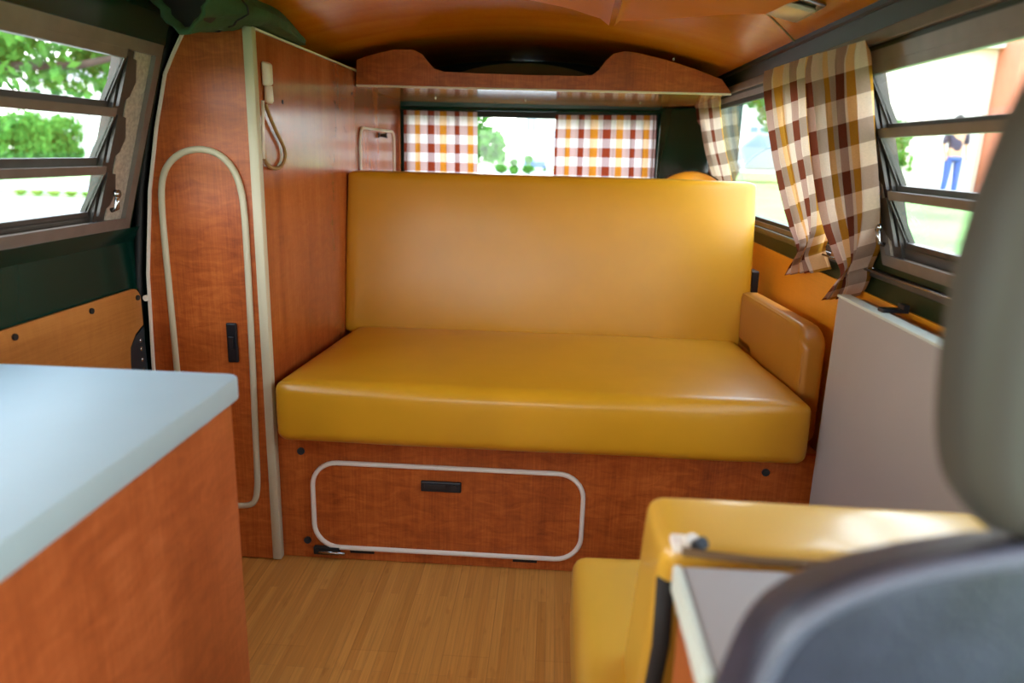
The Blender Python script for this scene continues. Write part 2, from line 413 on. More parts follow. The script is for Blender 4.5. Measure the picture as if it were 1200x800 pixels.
# interior ply lining, right: amber board under the sill + light sill lip
bm = B(); hexa(bm, [(.684,.2,.02),(.684,.2,.725),(.684,3.1,.725),(.684,3.1,.02),(.689,.2,.02),(.689,.2,.725),(.689,3.1,.725),(.689,3.1,.02)])
t = link('trim_5', bm, 'ply_orange', kind='structure')
bm = B(); bx(bm, (.676, .2, .765), (.6895, 3.1, .782), .003)
link('trim_6', bm, 'alu_dark', kind='structure')

# ------------------------------------------------------------------ WINDOWS
def frame_rect(bm, side, y0, y1, z0, z1, w, th, off):
    for a in ((y0, y1, z0, z0+w), (y0, y1, z1-w, z1), (y0, y0+w, z0+w, z1-w), (y1-w, y1, z0+w, z1-w)):
        lean_slab(bm, side, a[0], a[1], a[2], a[3], th, off)
def louvre(idx, side, panes, y0, ye, zb, zt, yw):
    s = 1 if side == 'R' else -1; f = xr if side == 'R' else xl
    w = struct('window_%d' % idx, (f(1.0), (y0+yw)/2, zb))
    bm = B(); frame_rect(bm, side, y0, yw, zb, zt, .022, .03, .008)
    link('window_frame', bm, 'alu', w)
    # inner dark channel down the rear side and operator strip
    bm = B(); lean_slab(bm, side, ye+.006, ye+.045, zb+.02, zt-.02, .02, -.004); link('side_channel', bm, 'alu_dark', w)
    bm = B(); lean_slab(bm, side, ye+.045, yw-.02, zb+.02, zt-.02, .02, -.002); link('perforated_strip', bm, 'alu_light', w)
    bm = B(); lean_slab(bm, side, y0+.02, ye+.006, panes[-1][1]+.008, zt-.02, .02, -.002); lean_slab(bm, side, y0+.02, ye+.006, zb+.02, panes[0][0]-.010, .02, -.010)
    link('stop_bar', bm, 'alu_dark', w)
    for k, (z0, z1) in enumerate(panes):
        # each louvre: glass in a slim frame, its lower edge swung a little outwards
        o0, o1 = -.016, .004
        def P(y, z, o, q): return (f(z)-s*o+s*q, y, z)
        bm = B(); hexa(bm, [P(y0+.02, z0, o0, 0), P(y0+.02, z1, o1, 0), P(ye, z1, o1, 0), P(ye, z0, o0, 0), P(y0+.02, z0, o0, .004), P(y0+.02, z1, o1, .004), P(ye, z1, o1, .004), P(ye, z0, o0, .004)])
        g = link('pane', bm, 'glass', w)
        bm = B()
        hexa(bm, [P(y0+.02, z0-.016, o0, -.004), P(y0+.02, z0+.001, o0, -.004), P(ye+.004, z0+.001, o0, -.004), P(ye+.004, z0-.016, o0, -.004)] + [P(y0+.02, z0-.016, o0, .012), P(y0+.02, z0+.001, o0, .012), P(ye+.004, z0+.001, o0, .012), P(ye+.004, z0-.016, o0, .012)], .001)
        link('lower_rail', bm, 'alu_dark', g)
        bm = B()
        hexa(bm, [P(y0+.02, z1, o1, -.003), P(y0+.02, z1+.016, o1, -.003), P(ye+.004, z1+.016, o1, -.003), P(ye+.004, z1, o1, -.003)] + [P(y0+.02, z1, o1, .009), P(y0+.02, z1+.016, o1, .009), P(ye+.004, z1+.016, o1, .009), P(ye+.004, z1, o1, .009)])
        link('upper_rail', bm, 'alu', g)
        bm = B(); hexa(bm, [P(ye, z0, o0, -.002), P(ye, z1, o1, -.002), P(ye+.006, z1, o1, -.002), P(ye+.006, z0, o0, -.002), P(ye, z0, o0, .014), P(ye, z1, o1, .014), P(ye+.007, z1, o1, .014), P(ye+.007, z0, o0, .014)])
        link('end_rail', bm, 'alu_dark', g)
        # swing bracket
        zc = (z0+z1)/2
        bm = B(); prism(bm, [P(ye+.008, z0-.008, 0, 0), P(ye+.04, z0+.012, 0, 0), P(ye+.052, zc, 0, 0), P(ye+.04, z1, 0, 0), P(ye+.012, z1+.004, 0, 0)], (-s*.006, 0, 0))
        link('bracket', bm, 'alu_dark', w)
    # crank at the lower rear corner
    bm = B(); c = Vector((f(zb+.06)-s*.012, ye+.03, zb+.045)); tube(bm, [c, c+Vector((-s*.012, 0, .004)), c+Vector((-s*.016, .0, .03))], .005, 8); disc(bm, c+Vector((-s*.016, 0, .033)), .008, (1,0,0), .008)
    link('crank_handle', bm, 'steel', w, smooth=True)
    return w
louvre(1, 'L', [(.862,.936), (.967,1.045), (1.073,1.152)], .5, 1.432, .82, 1.19, 1.557)
louvre(2, 'R', [(.852,.932), (.958,1.044), (1.068,1.153)], .5, 1.455, .80, 1.19, 1.53)
# long fixed side window
w = struct('window_3', (xr(1), 2.3, ZS))
bm = B(); frame_rect(bm, 'R', 1.62, 3.0, ZS+.004, ZT, .014, .02, .006); link('window_frame', bm, 'alu', w)
bm = B(); frame_rect(bm, 'R', 1.634, 2.986, ZS+.018, ZT-.014, .012, .012, .0); link('gasket', bm, 'black', w)
bm = B(); lean_slab(bm, 'R', 1.64, 2.98, ZS+.022, ZT-.016, .004, -.008); link('pane', bm, 'glass', w)
# rear hatch window
w = struct('window_4', (-.11, Y1, .8))
bm = B()
for a, b in (((-.64,3.19,.80),(.41,3.215,.822)), ((-.64,3.19,1.138),(.41,3.215,1.16)), ((-.64,3.19,.822),(-.618,3.215,1.138)), ((.388,3.19,.822),(.41,3.215,1.138))): bx(bm, a, b)
link('gasket', bm, 'black', w)
bm = B(); bx(bm, (-.62,3.20,.82), (.39,3.205,1.14)); link('pane', bm, 'glass', w)
# windscreen (behind the camera); unglazed cab doorways are added to let light in
w = struct('window_5', (-.12, Y0, .78)); bm = B(); bx(bm, (-.86, Y0-.02, .78), (.61, Y0-.015, 1.2)); link('pane', bm, 'glass', w)
# ------------------------------------------------------------------ sliding door lining (left)
t = thing('door_panel', 'birch plywood lining board screwed to the green sliding door under the louvre window', 'panel', (-.935, 1.1, .3))
ring = [(-.935, .3, .06), (-.935, .3, .682), (-.935, 1.575, .682)]
for k in range(7):
    a = PI/2 - PI/2*k/6; ring.append((-.935, 1.575+.03*math.cos(a), .652+.03*math.sin(a)))
ring += [(-.935, 1.605, .595), (-.935, 1.57, .580), (-.935, 1.545, .555), (-.935, 1.54, .52), (-.935, 1.54, .06)]
bm = B(); prism(bm, ring, (.006, 0, 0)); link('board', bm, 'ply', t)
for y, z in ((1.59, .66), (1.42, .665), (1.2, .665)):
    bm = B(); disc(bm, (-.927, y, z), .006, (1,0,0), .004, 12); link('screw', bm, 'dark', t)
t = thing('corner_plate', 'dark grey pressed metal corner plate beside the birch door lining', 'plate', (-.935, 1.58, .3))
ring = [(-.936,1.545,.06),(-.936,1.545,.52),(-.936,1.55,.548),(-.936,1.572,.572),(-.936,1.61,.588),(-.936,1.613,.06)]
bm = B(); prism(bm, ring, (.004,0,0)); link('plate', bm, 'zinc_plate', t)
for z in (.56, .54, .515, .49):
    bm = B(); bmesh.ops.create_uvsphere(bm, u_segments=10, v_segments=6, radius=.005, matrix=Matrix.Translation((-.932, 1.592, z)) @ Matrix.Diagonal((.6,1,1,1))); link('rivet', bm, 'steel', t, smooth=True)
# dark rubber seal between door and wardrobe
bm = B(); prof = [(-.80,1.235),(-.838,1.142),(-.868,1.033),(-.90,.895),(-.922,.711),(-.936,.5),(-.938,.0)]
tube(bm, [(x-.016, 1.622, z) for x, z in prof], .009, 8); tag(link('door_seal', bm, 'black', smooth=True), 'black rubber door seal running down beside the wardrobe', 'seal')

# ------------------------------------------------------------------ WARDROBE
YF = 1.62; XW = -.65; YE = 3.17; ZW = 1.236
t = thing('wardrobe', 'tall cherry laminate wardrobe with arched door beside the mustard sofa', 'wardrobe', (-.79, 2.3, 0))
left = [(-.795,1.214),(-.815,1.18),(-.835,1.142),(-.864,1.033),(-.892,.895),(-.914,.711),(-.922,.5),(-.925,.004)]
ring = [(XW-.004, YF, .004), (XW-.004, YF, ZW-.002), (-.788, YF, ZW-.002)] + [(x, YF, z) for x, z in left]
bm = B(); prism(bm, ring, (0, .016, 0)); link('front_panel', bm, 'cherry', t)
bm = B(); bx(bm, (XW-.016, YF+.017, .004), (XW, YE, ZW)); link('side_panel', bm, 'cherry_gloss', t)
bm = B(); bx(bm, (-.79, YF+.017, ZW-.016), (XW-.017, YE, ZW-.002)); link('top_panel', bm, 'cherry', t)
bm = B(); bx(bm, (XW-.012, YF-.007, .004), (XW+.010, YF+.017, ZW+.003), .004); link('corner_post', bm, 'cream', t, smooth=True, angle=40)
bm = B(); strip_loop(bm, [(x, YF, z) for x, z in [(-.785,1.232)]+left], .007, .006, (0,-1,0), False); link('edge_trim', bm, 'cream_white', t, smooth=True, angle=50)
bm = B(); bx(bm, (XW-.012, YF+.02, ZW+.001), (XW+.003, YE, ZW+.006), .0015); link('top_trim', bm, 'cream_white', t)
bm = B(); bx(bm, (-.79, YF-.002, ZW-.001), (XW-.014, YF+.014, ZW+.003), .001); link('front_top_trim', bm, 'dark', t)
# arched door on the front
pathd = [aty(u, v, YF-.004) for u, v in ((302,560),(301,540),(296,420),(290,300),(286,240),(281,214),(271,193),(255,179),(236,174),(216,177),(200,188),(191,205),(189,230),(193,280),(200,350),(207,425))]
pathd = [(p.x, YF, p.z) for p in pathd]
zb = .10
xle = -.862
door = [(-.705, YF, .150), (-.695, YF, .168), (-.691, YF, .19)] + pathd + [(xle, YF, .30), (xle, YF, .19), (-.852, YF, .156), (-.82, YF, .145), (-.74, YF, .145)]
def smooth_loop(pts, it=2, closed=True):
    pts = [Vector(p) for p in pts]
    for _ in range(it):
        q = []; n = len(pts)
        for i in range(n if closed else n-1):
            a, b = pts[i], pts[(i+1)%n]; q += [a*.75+b*.25, a*.25+b*.75]
        pts = q if closed else [pts[0]]+q+[pts[-1]]
    return pts
dl = smooth_loop(door, 2)
bm = B(); prism(bm, [(p.x, YF-.001, p.z) for p in dl], (0, -.003, 0)); dr = link('door', bm, 'cherry', t)
bm = B(); strip_loop(bm, [(p.x, YF-.003, p.z) for p in dl], .014, .007, (0,-1,0)); link('door_trim', bm, 'cream', dr, smooth=True, angle=60)
bm = B(); bx(bm, (-.737, YF-.014, .512), (-.713, YF-.004, .605), .003); h = link('latch', bm, 'black_plastic', dr)
bm = B(); bx(bm, (-.731, YF-.019, .545), (-.719, YF-.0142, .575), .002); link('latch_button', bm, 'black_plastic', dr)
bm = B(); disc(bm, (-.921, YF-.006, .655), .007, (0,1,0), .008, 14); link('screw', bm, 'cream_white', t, smooth=True, angle=40)
for y, z in ((1.80,1.10),(2.42,1.165)):
    bm = B(); disc(bm, (XW+.0005, y, z), .005, (1,0,0), .002, 12); link('screw_cap', bm, 'dark', t)
# small cupboard door on the side behind the sofa
YQ = 2.49
side = [(XW+.0, YQ, .52), (XW, YQ, 1.02)] + [(XW, YQ+.04-.04*math.cos(a), 1.02+.045*math.sin(a)) for a in (PI/8, PI/4, 3*PI/8, PI/2)] + [(XW, 2.98, 1.065)] + [(XW, 2.98+.04*math.sin(a), 1.025+.04*math.cos(a)) for a in (PI/8, PI/4, 3*PI/8, PI/2)] + [(XW, 3.02, .52)]
bm = B(); prism(bm, side, (.003, 0, 0)); dr = link('side_door', bm, 'cherry_gloss', t)
bm = B(); strip_loop(bm, [(XW+.003, b_, c_) for a_, b_, c_ in side], .009, .006, (1,0,0)); link('side_door_trim', bm, 'cream_white', dr, smooth=True, angle=60)
bm = B(); tube(bm, [(XW+.003, 2.80, 1.047), (XW+.012, 2.80, 1.047), (XW+.026, 2.80, 1.047)], [.006,.007,.011], 12); disc(bm, (XW+.005, 2.76, 1.047), .010, (1,0,0), .004); link('door_knob', bm, 'black_plastic', dr, smooth=True, angle=40)
# rear cream edge
bm = B(); bx(bm, (XW-.021, YE, .50), (XW-.002, YE+.008, ZW)); link('rear_edge_trim', bm, 'cream_white', t)

# ------------------------------------------------------------------ hanging cord on wardrobe side
t = thing('hanging_cord', 'cream plastic fitting with a looped tan cord hanging on the wardrobe side', 'cord', (XW, 1.69, 1.06))
x0 = XW+.002
bm = B(); hexa(bm, [(x0, 1.672, 1.125),(x0, 1.672, 1.178),(x0, 1.706, 1.180),(x0, 1.706, 1.128),(x0+.016, 1.674, 1.127),(x0+.016, 1.676, 1.172),(x0+.016, 1.702, 1.174),(x0+.016, 1.702, 1.130)], .005, 3); link('holder', bm, 'cream_white', t, smooth=True)
bm = B(); tube(bm, [(x0+.008, 1.689, 1.127), (x0+.008, 1.69, 1.095), (x0+.008, 1.69, 1.09)], [.009,.010,.007], 12); link('connector', bm, 'cream_white', t, smooth=True)
cp = [atx(u, v, x0+.006) for u, v in ((311,121),(315,134),(324,155),(333,172),(335,184),(330,196),(320,198),(312,192),(309,180),(309,165))]
bm = B(); pts = smooth_loop(cp, 3, False)
tube(bm, pts, .0042, 8); link('loop', bm, 'tan_cord', t, smooth=True)
bm = B(); tube(bm, [atx(308,118,x0+.008), atx(308,150,x0+.008), atx(309,186,x0+.008)], .004, 8); link('sleeve', bm, 'cream_white', t, smooth=True)

# ------------------------------------------------------------------ BENCH BASE
YB = 1.64
t = thing('bench_base', 'low cherry laminate bench box with white trimmed flap under the sofa', 'bench', (0, 1.9, 0))
bm = B(); bx(bm, (-.648, YB, .002), (.64, YB+.016, .335)); link('front_panel', bm, 'cherry', t)
bm = B(); bx(bm, (-.648, YB+.017, .315), (.64, 2.3, .333)); link('top_board', bm, 'ply', t)
bm = B(); bx(bm, (.625, YB+.017, .002), (.64, 2.3, .314)); link('end_panel', bm, 'ply', t)
lp = rrect(-.560, .036, .098, .262, .062, 8)
bm = B(); prism(bm, [(x, YB-.0005, z) for x, z in lp], (0, -.003, 0)); fl = link('flap_door', bm, 'cherry', t)
bm = B(); strip_loop(bm, [(x, YB-.003, z) for x, z in lp], .011, .008, (0,-1,0)); link('flap_trim', bm, 'cream_white', fl, smooth=True, angle=60)
hx = aty(518, 568, YB); 
bm = B(); bx(bm, (hx.x-.05, YB-.013, hx.z-.014), (hx.x+.048, YB-.004, hx.z+.013), .003); h = link('latch', bm, 'black_plastic', fl)
bm = B(); disc(bm, (hx.x+.030, YB-.015, hx.z), .008, (0,1,0), .004, 14); bx(bm, (hx.x-.04, YB-.016, hx.z-.004), (hx.x+.01, YB-.013, hx.z+.008), .001); link('latch_button', bm, 'seat_black', h)
for u in (425, 615):
    p = aty(u, 645 if u < 500 else 657, YB); bm = B(); bx(bm, (p.x-.03, YB-.006, .022), (p.x+.03, YB-.001, .033), .001); tube(bm, [(p.x-.03, YB-.007, .031), (p.x+.03, YB-.007, .031)], .003, 8); link('hinge', bm, 'dark', fl)
for u, v in ((353,528), (361,632), (897,553)):
    p = aty(u, v, YB); bm = B(); disc(bm, (p.x, YB-.002, p.z), .009, (0,1,0), .005, 16); link('bolt_cap', bm, 'zinc_plate', t, smooth=True, angle=40)
p = aty(384, 645, YB-.01)
bm = B(); bx(bm, (p.x-.035, YB-.014, p.z-.010), (p.x+.03, YB-.001, p.z+.010), .002); h = link('floor_catch', bm, 'dark', t)
bm = B(); tube(bm, [(p.x-.02, YB-.017, p.z), (p.x+.045, YB-.017, p.z-.002)], .004, 8); link('catch_bolt', bm, 'steel', h, smooth=True)
# rear deck behind sofa
bm = B(); bx(bm, (-.628, 2.42, .46), (.675, 3.19, .48)); bx(bm, (-.628, 2.42, .004), (.675, 2.44, .459)); link('rear_deck', bm, 'ply', kind='structure'); bpy.data.objects['rear_deck'].name = 'trim_7'

# ------------------------------------------------------------------ SOFA
t = thing('sofa', 'wide mustard yellow vinyl bench sofa with one armrest across the van', 'sofa', (0, 1.9, .335))
def sit(bm):  # front of the seat stands a little higher than the rear
    for v in bm.verts:
        f = (v.co.y-1.57)/.72
        if v.co.z > .41: v.co.z -= .036*max(0, f)
        # side edges taper in slightly at the front corners
    return bm
s = link('seat_cushion', sit(cushion((-.016, 1.925, .412), (.601, .365, .073), .026, (.006, .01, .010), 16, .0018, 3)), 'vinyl', t, smooth=True)
bm = cushion((-.0165, 2.315, .68), (.629, .055, .25), .016, (.003, .008, .002), 16, .0015, 9)
shear_y(bm, .43, .14)
for v in bm.verts: v.co.x *= 1 + .03*(.93-v.co.z)*.5
b = link('backrest', bm, 'vinyl', t, smooth=True)
a = link('armrest', cushion((.617, 2.0, .484), (.029, .300, .140), .018, (.002, .004, .002), 12, .001, 5), 'vinyl_arm', t, smooth=True)
for v in a.data.vertices:   # the top slopes down to the rear and the front top corner is well rounded
    if v.co.z > .47: v.co.z -= .022*(v.co.y-1.7)/.6
    d = (v.co.y-1.70); 
    if v.co.z > .55 and d < .07: v.co.z -= .035*max(0, 1-d/.07)**2*((v.co.z-.55)/.07)
a2 = B(); strip = [(.594, 2.28, .597), (.594, 2.0, .607), (.594, 1.80, .613), (.594, 1.745, .606), (.594, 1.712, .583), (.594, 1.705, .54), (.594, 1.705, .38)]
tube(a2, smooth_loop(strip, 2, False), .0035, 8); link('piping', a2, 'vinyl_arm', a, smooth=True)
bm = B(); bx(bm, (.626, 2.33, .57), (.648, 2.39, .66), .003); bx(bm, (.60, 2.40, .60), (.64, 2.41, .64)); link('hinge_bracket', bm, 'black_plastic', t)

# ------------------------------------------------------------------ OVERHEAD SHELF
t = thing('overhead_shelf', 'cherry laminate overhead shelf with a scooped front lip below the bowed ceiling', 'shelf', (-.07, 2.8, 1.196))
YS = 2.46
top = [(u, v) for u, v in ((418,70),(440,63),(462,58),(484,58),(494,63),(501,72),(508,80),(520,84),(560,86),(620,88),(680,89),(694,88),(702,82),(710,71),(719,63),(732,60),(748,62),(780,70),(815,81),(846,93))]
pts = [aty(u, v, YS) for u, v in top]
x_l, x_r = XW+.004, .537
ring = [(x_l, YS, 1.196)] + [(max(x_l, min(x_r, p.x)), YS, min(p.z, roofz(p.x)-.006)) for p in pts] + [(x_r, YS, 1.196)]
ring = [(x, y, z) for x, y, z in ring]
bm = B(); prism(bm, ring[::-1], (0, .016, 0)); link('front_lip', bm, 'cherry', t)
bm = B(); bx(bm, (x_l, YS-.003, 1.190), (x_r, YS+.014, 1.1955), .0015); link('lower_edge_trim', bm, 'cream_white', t)
MAT['shelf_board'] = laminate('shelf_board_laminate', (205,150,80), (190,132,66), (215,165,95), .12, axis='x', mottle=.4)
bm = B(); bx(bm, (x_l, YS+.017, 1.192), (.526, 3.195, 1.206)); link('board', bm, 'shelf_board', t)
bm = B(); disc(bm, (.35, YS-.004, 1.292), .004, (0,1,0), .006, 10); link('screw', bm, 'steel', t)
bm = B(); n = 20
ringm = [(-.45+.66*i/n, 2.75, 1.208+.095*math.sin(PI*i/n)**.6) for i in range(n+1)]
prism(bm, ringm, (0, .35, 0)); tag(link('folded_blanket', bm, 'mat_brown', smooth=True, angle=40), 'dark brown folded blanket lying in the overhead shelf', 'blanket')
for i, u in enumerate((508, 615, 752)):
    p = aty(u, 118, 2.9); bm = B(); disc(bm, (p.x, 2.95, 1.190), .004, (0,0,1), .004, 10); link('screw', bm, 'steel', t)

# ------------------------------------------------------------------ CURTAINS
def curtain(name, label, Lp, Rp, mat, width, amp, pleats, inward, rows=60, cols=150, tie=None, group=None, phase=0.0, seed=1, top_extra=.0, length=None):
    """Lp/Rp: 3-D polylines of the two side edges, top to bottom; pleats run down the cloth"""
    def samp(P, t):
        L = [0]
        for i in range(1, len(P)): L.append(L[-1]+(P[i]-P[i-1]).length)
        d = t*L[-1]
        for i in range(1, len(P)):
            if d <= L[i] or i == len(P)-1:
                k = (d-L[i-1])/max(1e-9, L[i]-L[i-1]); return P[i-1].lerp(P[i], min(1, k))
    Lp = smooth_loop(Lp, 1, False); Rp = smooth_loop(Rp, 1, False)
    inward = Vector(inward).normalized()
    bm = B(); uvl = bm.loops.layers.uv.new('UVMap'); g = []
    tot = length or (Lp[0]-Lp[-1]).length
    for j in range(rows+1):
        tt = j/rows; a, b = samp(Lp, tt), samp(Rp, tt); row = []
        span = (b-a).length; fl = amp*(1 + .6*max(0, 1-span/max(1e-6, (Rp[0]-Lp[0]).length)))
        for i in range(cols+1):
            s_ = i/cols
            ph = 2*PI*pleats*s_ + phase + .9*math.sin(3.1*s_*PI+seed) + .35*math.sin(tt*2.4+seed*2+s_*4)
            w_ = math.sin(ph)*(.8+.2*math.sin(seed*3+s_*9)) + .16*math.sin(2.3*ph+seed+tt*1.7)
            head = 1.0 if tt > .04 else .55+.45*tt/.04
            ds = .08/pleats*math.cos(ph+.5)
            gather = .004*math.sin(2*PI*pleats*3.3*s_+seed)*max(0, 1-tt/.16)
            p = a.lerp(b, min(1, max(0, s_+ds*(1 if 0 < i < cols else 0)))) + inward*(amp*1.1 + w_*fl*head + gather)
            row.append((bm.verts.new(p), s_*width, -tt*tot))
        g.append(row)
    for j in range(rows):
        for i in range(cols):
            q = [g[j][i], g[j][i+1], g[j+1][i+1], g[j+1][i]]
            f = bm.faces.new([x[0] for x in q])
            for lo, x in zip(f.loops, q): lo[uvl].uv = (x[1], x[2])
    o = link(name, bm, mat, None, smooth=True)
    return tag(o, label, 'curtain', group)
RI = (-1, 0, -.30)
def er(pts, off=.012): return [on_right(u, v, off) for u, v in pts]
curtain('curtain', 'plaid curtain tied in at the sill, covering the near end of the long side window',
        er([(908,80),(910,126),(923,202),(937,254),(950,284),(952,292),(945,302),(934,319)], .014), er([(966,60),(966,150),(976,215),(978,254),(969,284),(966,292),(970,302),(975,315)], .014),
        'plaid', .27, .017, 5, RI, phase=.4, seed=2.0)
curtain('curtain', 'larger plaid curtain gathered at the wire beside the louvred side window',
        er([(963,62),(969,150),(975,210),(984,258),(1002,296),(1012,314),(1004,324),(983,347)], .014), er([(1031,42),(1033,130),(1038,210),(1038,255),(1031,288),(1020,314),(1021,326),(1013,345)], .012),
        'plaid', .30, .019, 5, RI, phase=2.4, seed=4.3)
curtain('curtain', 'narrow plaid curtain at the far end of the side window beside the rear pillar',
        er([(819,112),(822,140),(826,165),(832,190),(842,216)], .012), er([(846,112),(847,140),(851,170),(857,195),(861,218)], .012),
        'plaid', .26, .010, 5, RI, phase=.2, seed=6.1, rows=40, cols=90)
yr = 3.165
curtain('curtain', 'plaid curtain drawn over the left side of the rear window, beside the wardrobe',
        [Vector((-.632, yr, 1.155)), Vector((-.632, yr, 1.0)), Vector((-.632, yr, .80))], [Vector((-.329, yr, 1.155)), Vector((-.325, yr, 1.0)), Vector((-.322, yr, .80))],
        'plaid_rear', .40, .006, 7, (0,-1,0), phase=.3, seed=1.5, length=.355, rows=30)
curtain('curtain', 'wide plaid curtain drawn over the right side of the rear window, beside the green pillar',
        [Vector((-.008, yr, 1.152)), Vector((-.008, yr, 1.0)), Vector((-.008, yr, .80))], [Vector((.40, yr, 1.160)), Vector((.405, yr, 1.0)), Vector((.41, yr, .80))],
        'plaid_rear', .56, .006, 8, (0,-1,0), phase=2.0, seed=3.2, length=.355, rows=30, cols=180)
# curtain wires and rails
bm = B(); tube(bm, [atx(1190,378,.655), atx(1117,351,.655), atx(964,298,.655)], .0026, 8)
tag(link('curtain_wire', bm, 'steel', smooth=True), 'thin steel curtain wire stretched along the right window sill', 'wire')
bm = B(); tube(bm, [(-.64, 3.15, 1.164), (.42, 3.15, 1.172)], .008, 10)
tag(link('curtain_rail', bm, 'green'), 'dark green curtain rail across the top of the rear window', 'rail')
bm = B(); hexa(bm, [(xr(1.215)-.012,.3,1.198),(xr(1.225)-.012,.3,1.218),(xr(1.225)-.012,2.9,1.218),(xr(1.215)-.012,2.9,1.198),(xr(1.215)-.001,.3,1.198),(xr(1.225)-.001,.3,1.218),(xr(1.225)-.001,2.9,1.218),(xr(1.215)-.001,2.9,1.198)], .002)
tag(link('curtain_rail', bm, 'alu'), 'aluminium curtain rail above the right side windows', 'rail')
# little ply gusset on the pillar between the curtains
p = [on_right(u, v, .012) for u, v in ((983,272),(975,300),(1000,308),(992,285))]
bm = B(); prism(bm, p, (-.004, 0, -.001)); tag(link('pillar_gusset', bm, 'ply'), 'small plywood gusset on the pillar between the two side curtains', 'gusset')

# ------------------------------------------------------------------ FOLDED TABLE on the right wall
t = thing('folded_table', 'grey laminate table folded down against the right wall beside the armrest', 'table', (.61, 1.1, .1))
bm = B(); hexa(bm, [(.607,1.585,.03),(.612,1.59,.72),(.612,.55,.72),(.607,.55,.03),(.629,1.585,.03),(.634,1.59,.72),(.634,.55,.72),(.629,1.585-1.035,.03)], .002)
link('tabletop', bm, 'greytop', t)
bm = B(); bx(bm, (.609, .55, .7205), (.637, 1.59, .7265), .0015); link('edge_strip', bm, 'edge_light', t)
bm = B(); bx(bm, (.625, 1.40, .7265), (.672, 1.425, .733)); bx(bm, (.662, 1.40, .733), (.672, 1.425, .742)); link('hook', bm, 'black_plastic', t)
bm = B(); bx(bm, (.6375, .9, .70), (.655, 1.56, .722)); link('hanging_rail', bm, 'ply', t)

# ------------------------------------------------------------------ JUMP SEAT (faces the sofa)
t = thing('jump_seat', 'small yellow vinyl jump seat in the foreground facing the sofa', 'seat', (.26, .95, 0))
link('seat_cushion', cushion((.27, .92, .298), (.215, .19, .062), .022, (.003,.004,.006), 10, .001, 1), 'vinyl_pale', t, smooth=True)
bm = B(); bx(bm, (.075, .80, .003), (.475, 1.09, .235)); link('seat_box', bm, 'cherry', t)
bm = cushion((.293, .815, .455), (.176, .062, .185), .016, (.003, .006, .003), 12, .0015, 2)
shear_y(bm, .31, -.36)
br = link('backrest', bm, 'vinyl_pale', t, smooth=True)
# dark gathered fabric and the mounting hardware at the near top corner
bm = B(); tube(bm, [(.124, .655, .60), (.126, .66, .52), (.127, .70, .42), (.127, .74, .30)], .009, 8); link('backing_edge', bm, 'dark', br, smooth=True)
bm = B(); tube(bm, [(.13, .618, .650), (.20, .612, .648), (.30, .610, .648), (.44, .610, .648)], .004, 8); link('rear_hem', bm, 'mat_brown', br, smooth=True)
bm = B(); disc(bm, (.140, .632, .652), .008, (.3,-.6,.6), .010, 16); bx(bm, (.122, .622, .645), (.137, .646, .654), .003); h = link('fastener', bm, 'cream_white', br, smooth=True, angle=40)
bm = B(); disc(bm, (.146, .622, .656), .006, (.3,-.6,.6), .012, 14); link('fastener_cap', bm, 'black_plastic', h)

# ------------------------------------------------------------------ CABINET behind the jump seat
t = thing('icebox_cabinet', 'low cabinet with grey laminate top between the jump seat and front seat', 'cabinet', (.3, .5, 0))
bm = B(); bx(bm, (.128, .46, .003), (.50, .60, .628)); link('carcass', bm, 'cherry_counter', t)
bm = B(); bx(bm, (.128, .455, .629), (.505, .602, .645), .002); link('top', bm, 'greytop', t)
bm = B(); bx(bm, (.119, .455, .620), (.1275, .602, .647), .003); link('edge_strip', bm, 'edge_light', t)

# ------------------------------------------------------------------ COUNTER CABINET (left foreground)
t = thing('sink_cabinet', 'kitchen cabinet with pale blue-white laminate worktop in the left foreground', 'cabinet', (-.66, .6, 0))
bm = B(); bx(bm, (-.885, .12, .003), (-.446, .972, .650)); link('carcass', bm, 'cherry_counter', t)
bm = B(); ringc = [(-.885,.10,.652),(-.432,.10,.652)]
for k in range(7):
    a = PI/2*k/6; ringc.append((-.452+.020*math.cos(a), .963+.020*math.sin(a), .652))
ringc += [(-.885,.983,.652)]
prism(bm, ringc, (0,0,.034), .004); link('worktop', bm, 'counter', t, smooth=True, angle=35)

# ------------------------------------------------------------------ FRONT SEAT (right foreground)
t = thing('front_seat', 'slate grey vinyl front seat with headrest, out of focus at the right edge', 'car seat', (.34, .33, 0))
def outline(pts, yc, th, name, mat, parent, bevel=.02, lean=0.0, zc=.6):
    bm = B(); lp = smooth_loop([(x, yc-th/2, z) for x, z in pts], 3)
    prism(bm, lp, (0, th, 0)); fs = [f for f in bm.faces if len(f.verts) > 8]
    es = list({e for f in fs for e in f.edges}); bmesh.ops.bevel(bm, geom=es, offset=bevel, segments=5, affect='EDGES', profile=.5)
    for v in bm.verts: v.co.y += (v.co.z-zc)*lean
    return link(name, bm, mat, parent, smooth=True, angle=50)
bk = [(.112,.40),(.114,.60),(.122,.69),(.134,.745),(.155,.772),(.20,.794),(.28,.812),(.40,.814),(.50,.804),(.545,.78),(.57,.72),(.58,.6),(.58,.40)]
bk = [(x-(.013 if x < .34 else 0), z+(.014 if z > .65 else 0)) for x, z in bk]
bs = outline(bk, .375, .065, 'seat_back', 'seat_blue', t, .016, 0)
for v in bs.data.vertices:
    if v.co.z > .65: v.co.z -= (v.co.y-.343)*.40*min(1, (v.co.z-.65)/.08)
bm = B(); lp = smooth_loop([(x, .345, z) for x, z in [(x+(.006 if x < .34 else -.006), z-.006) for x, z in bk]], 3); tube(bm, lp, .0055, 8, closed=True); link('piping', bm, 'piping', bs, smooth=True)
hr = [(.238,.812),(.222,.826),(.211,.845),(.204,.883),(.201,.94),(.208,1.0),(.222,1.05),(.25,1.12),(.29,1.15),(.43,1.15),(.48,1.12),(.51,.98),(.51,.90),(.49,.83),(.46,.808)]
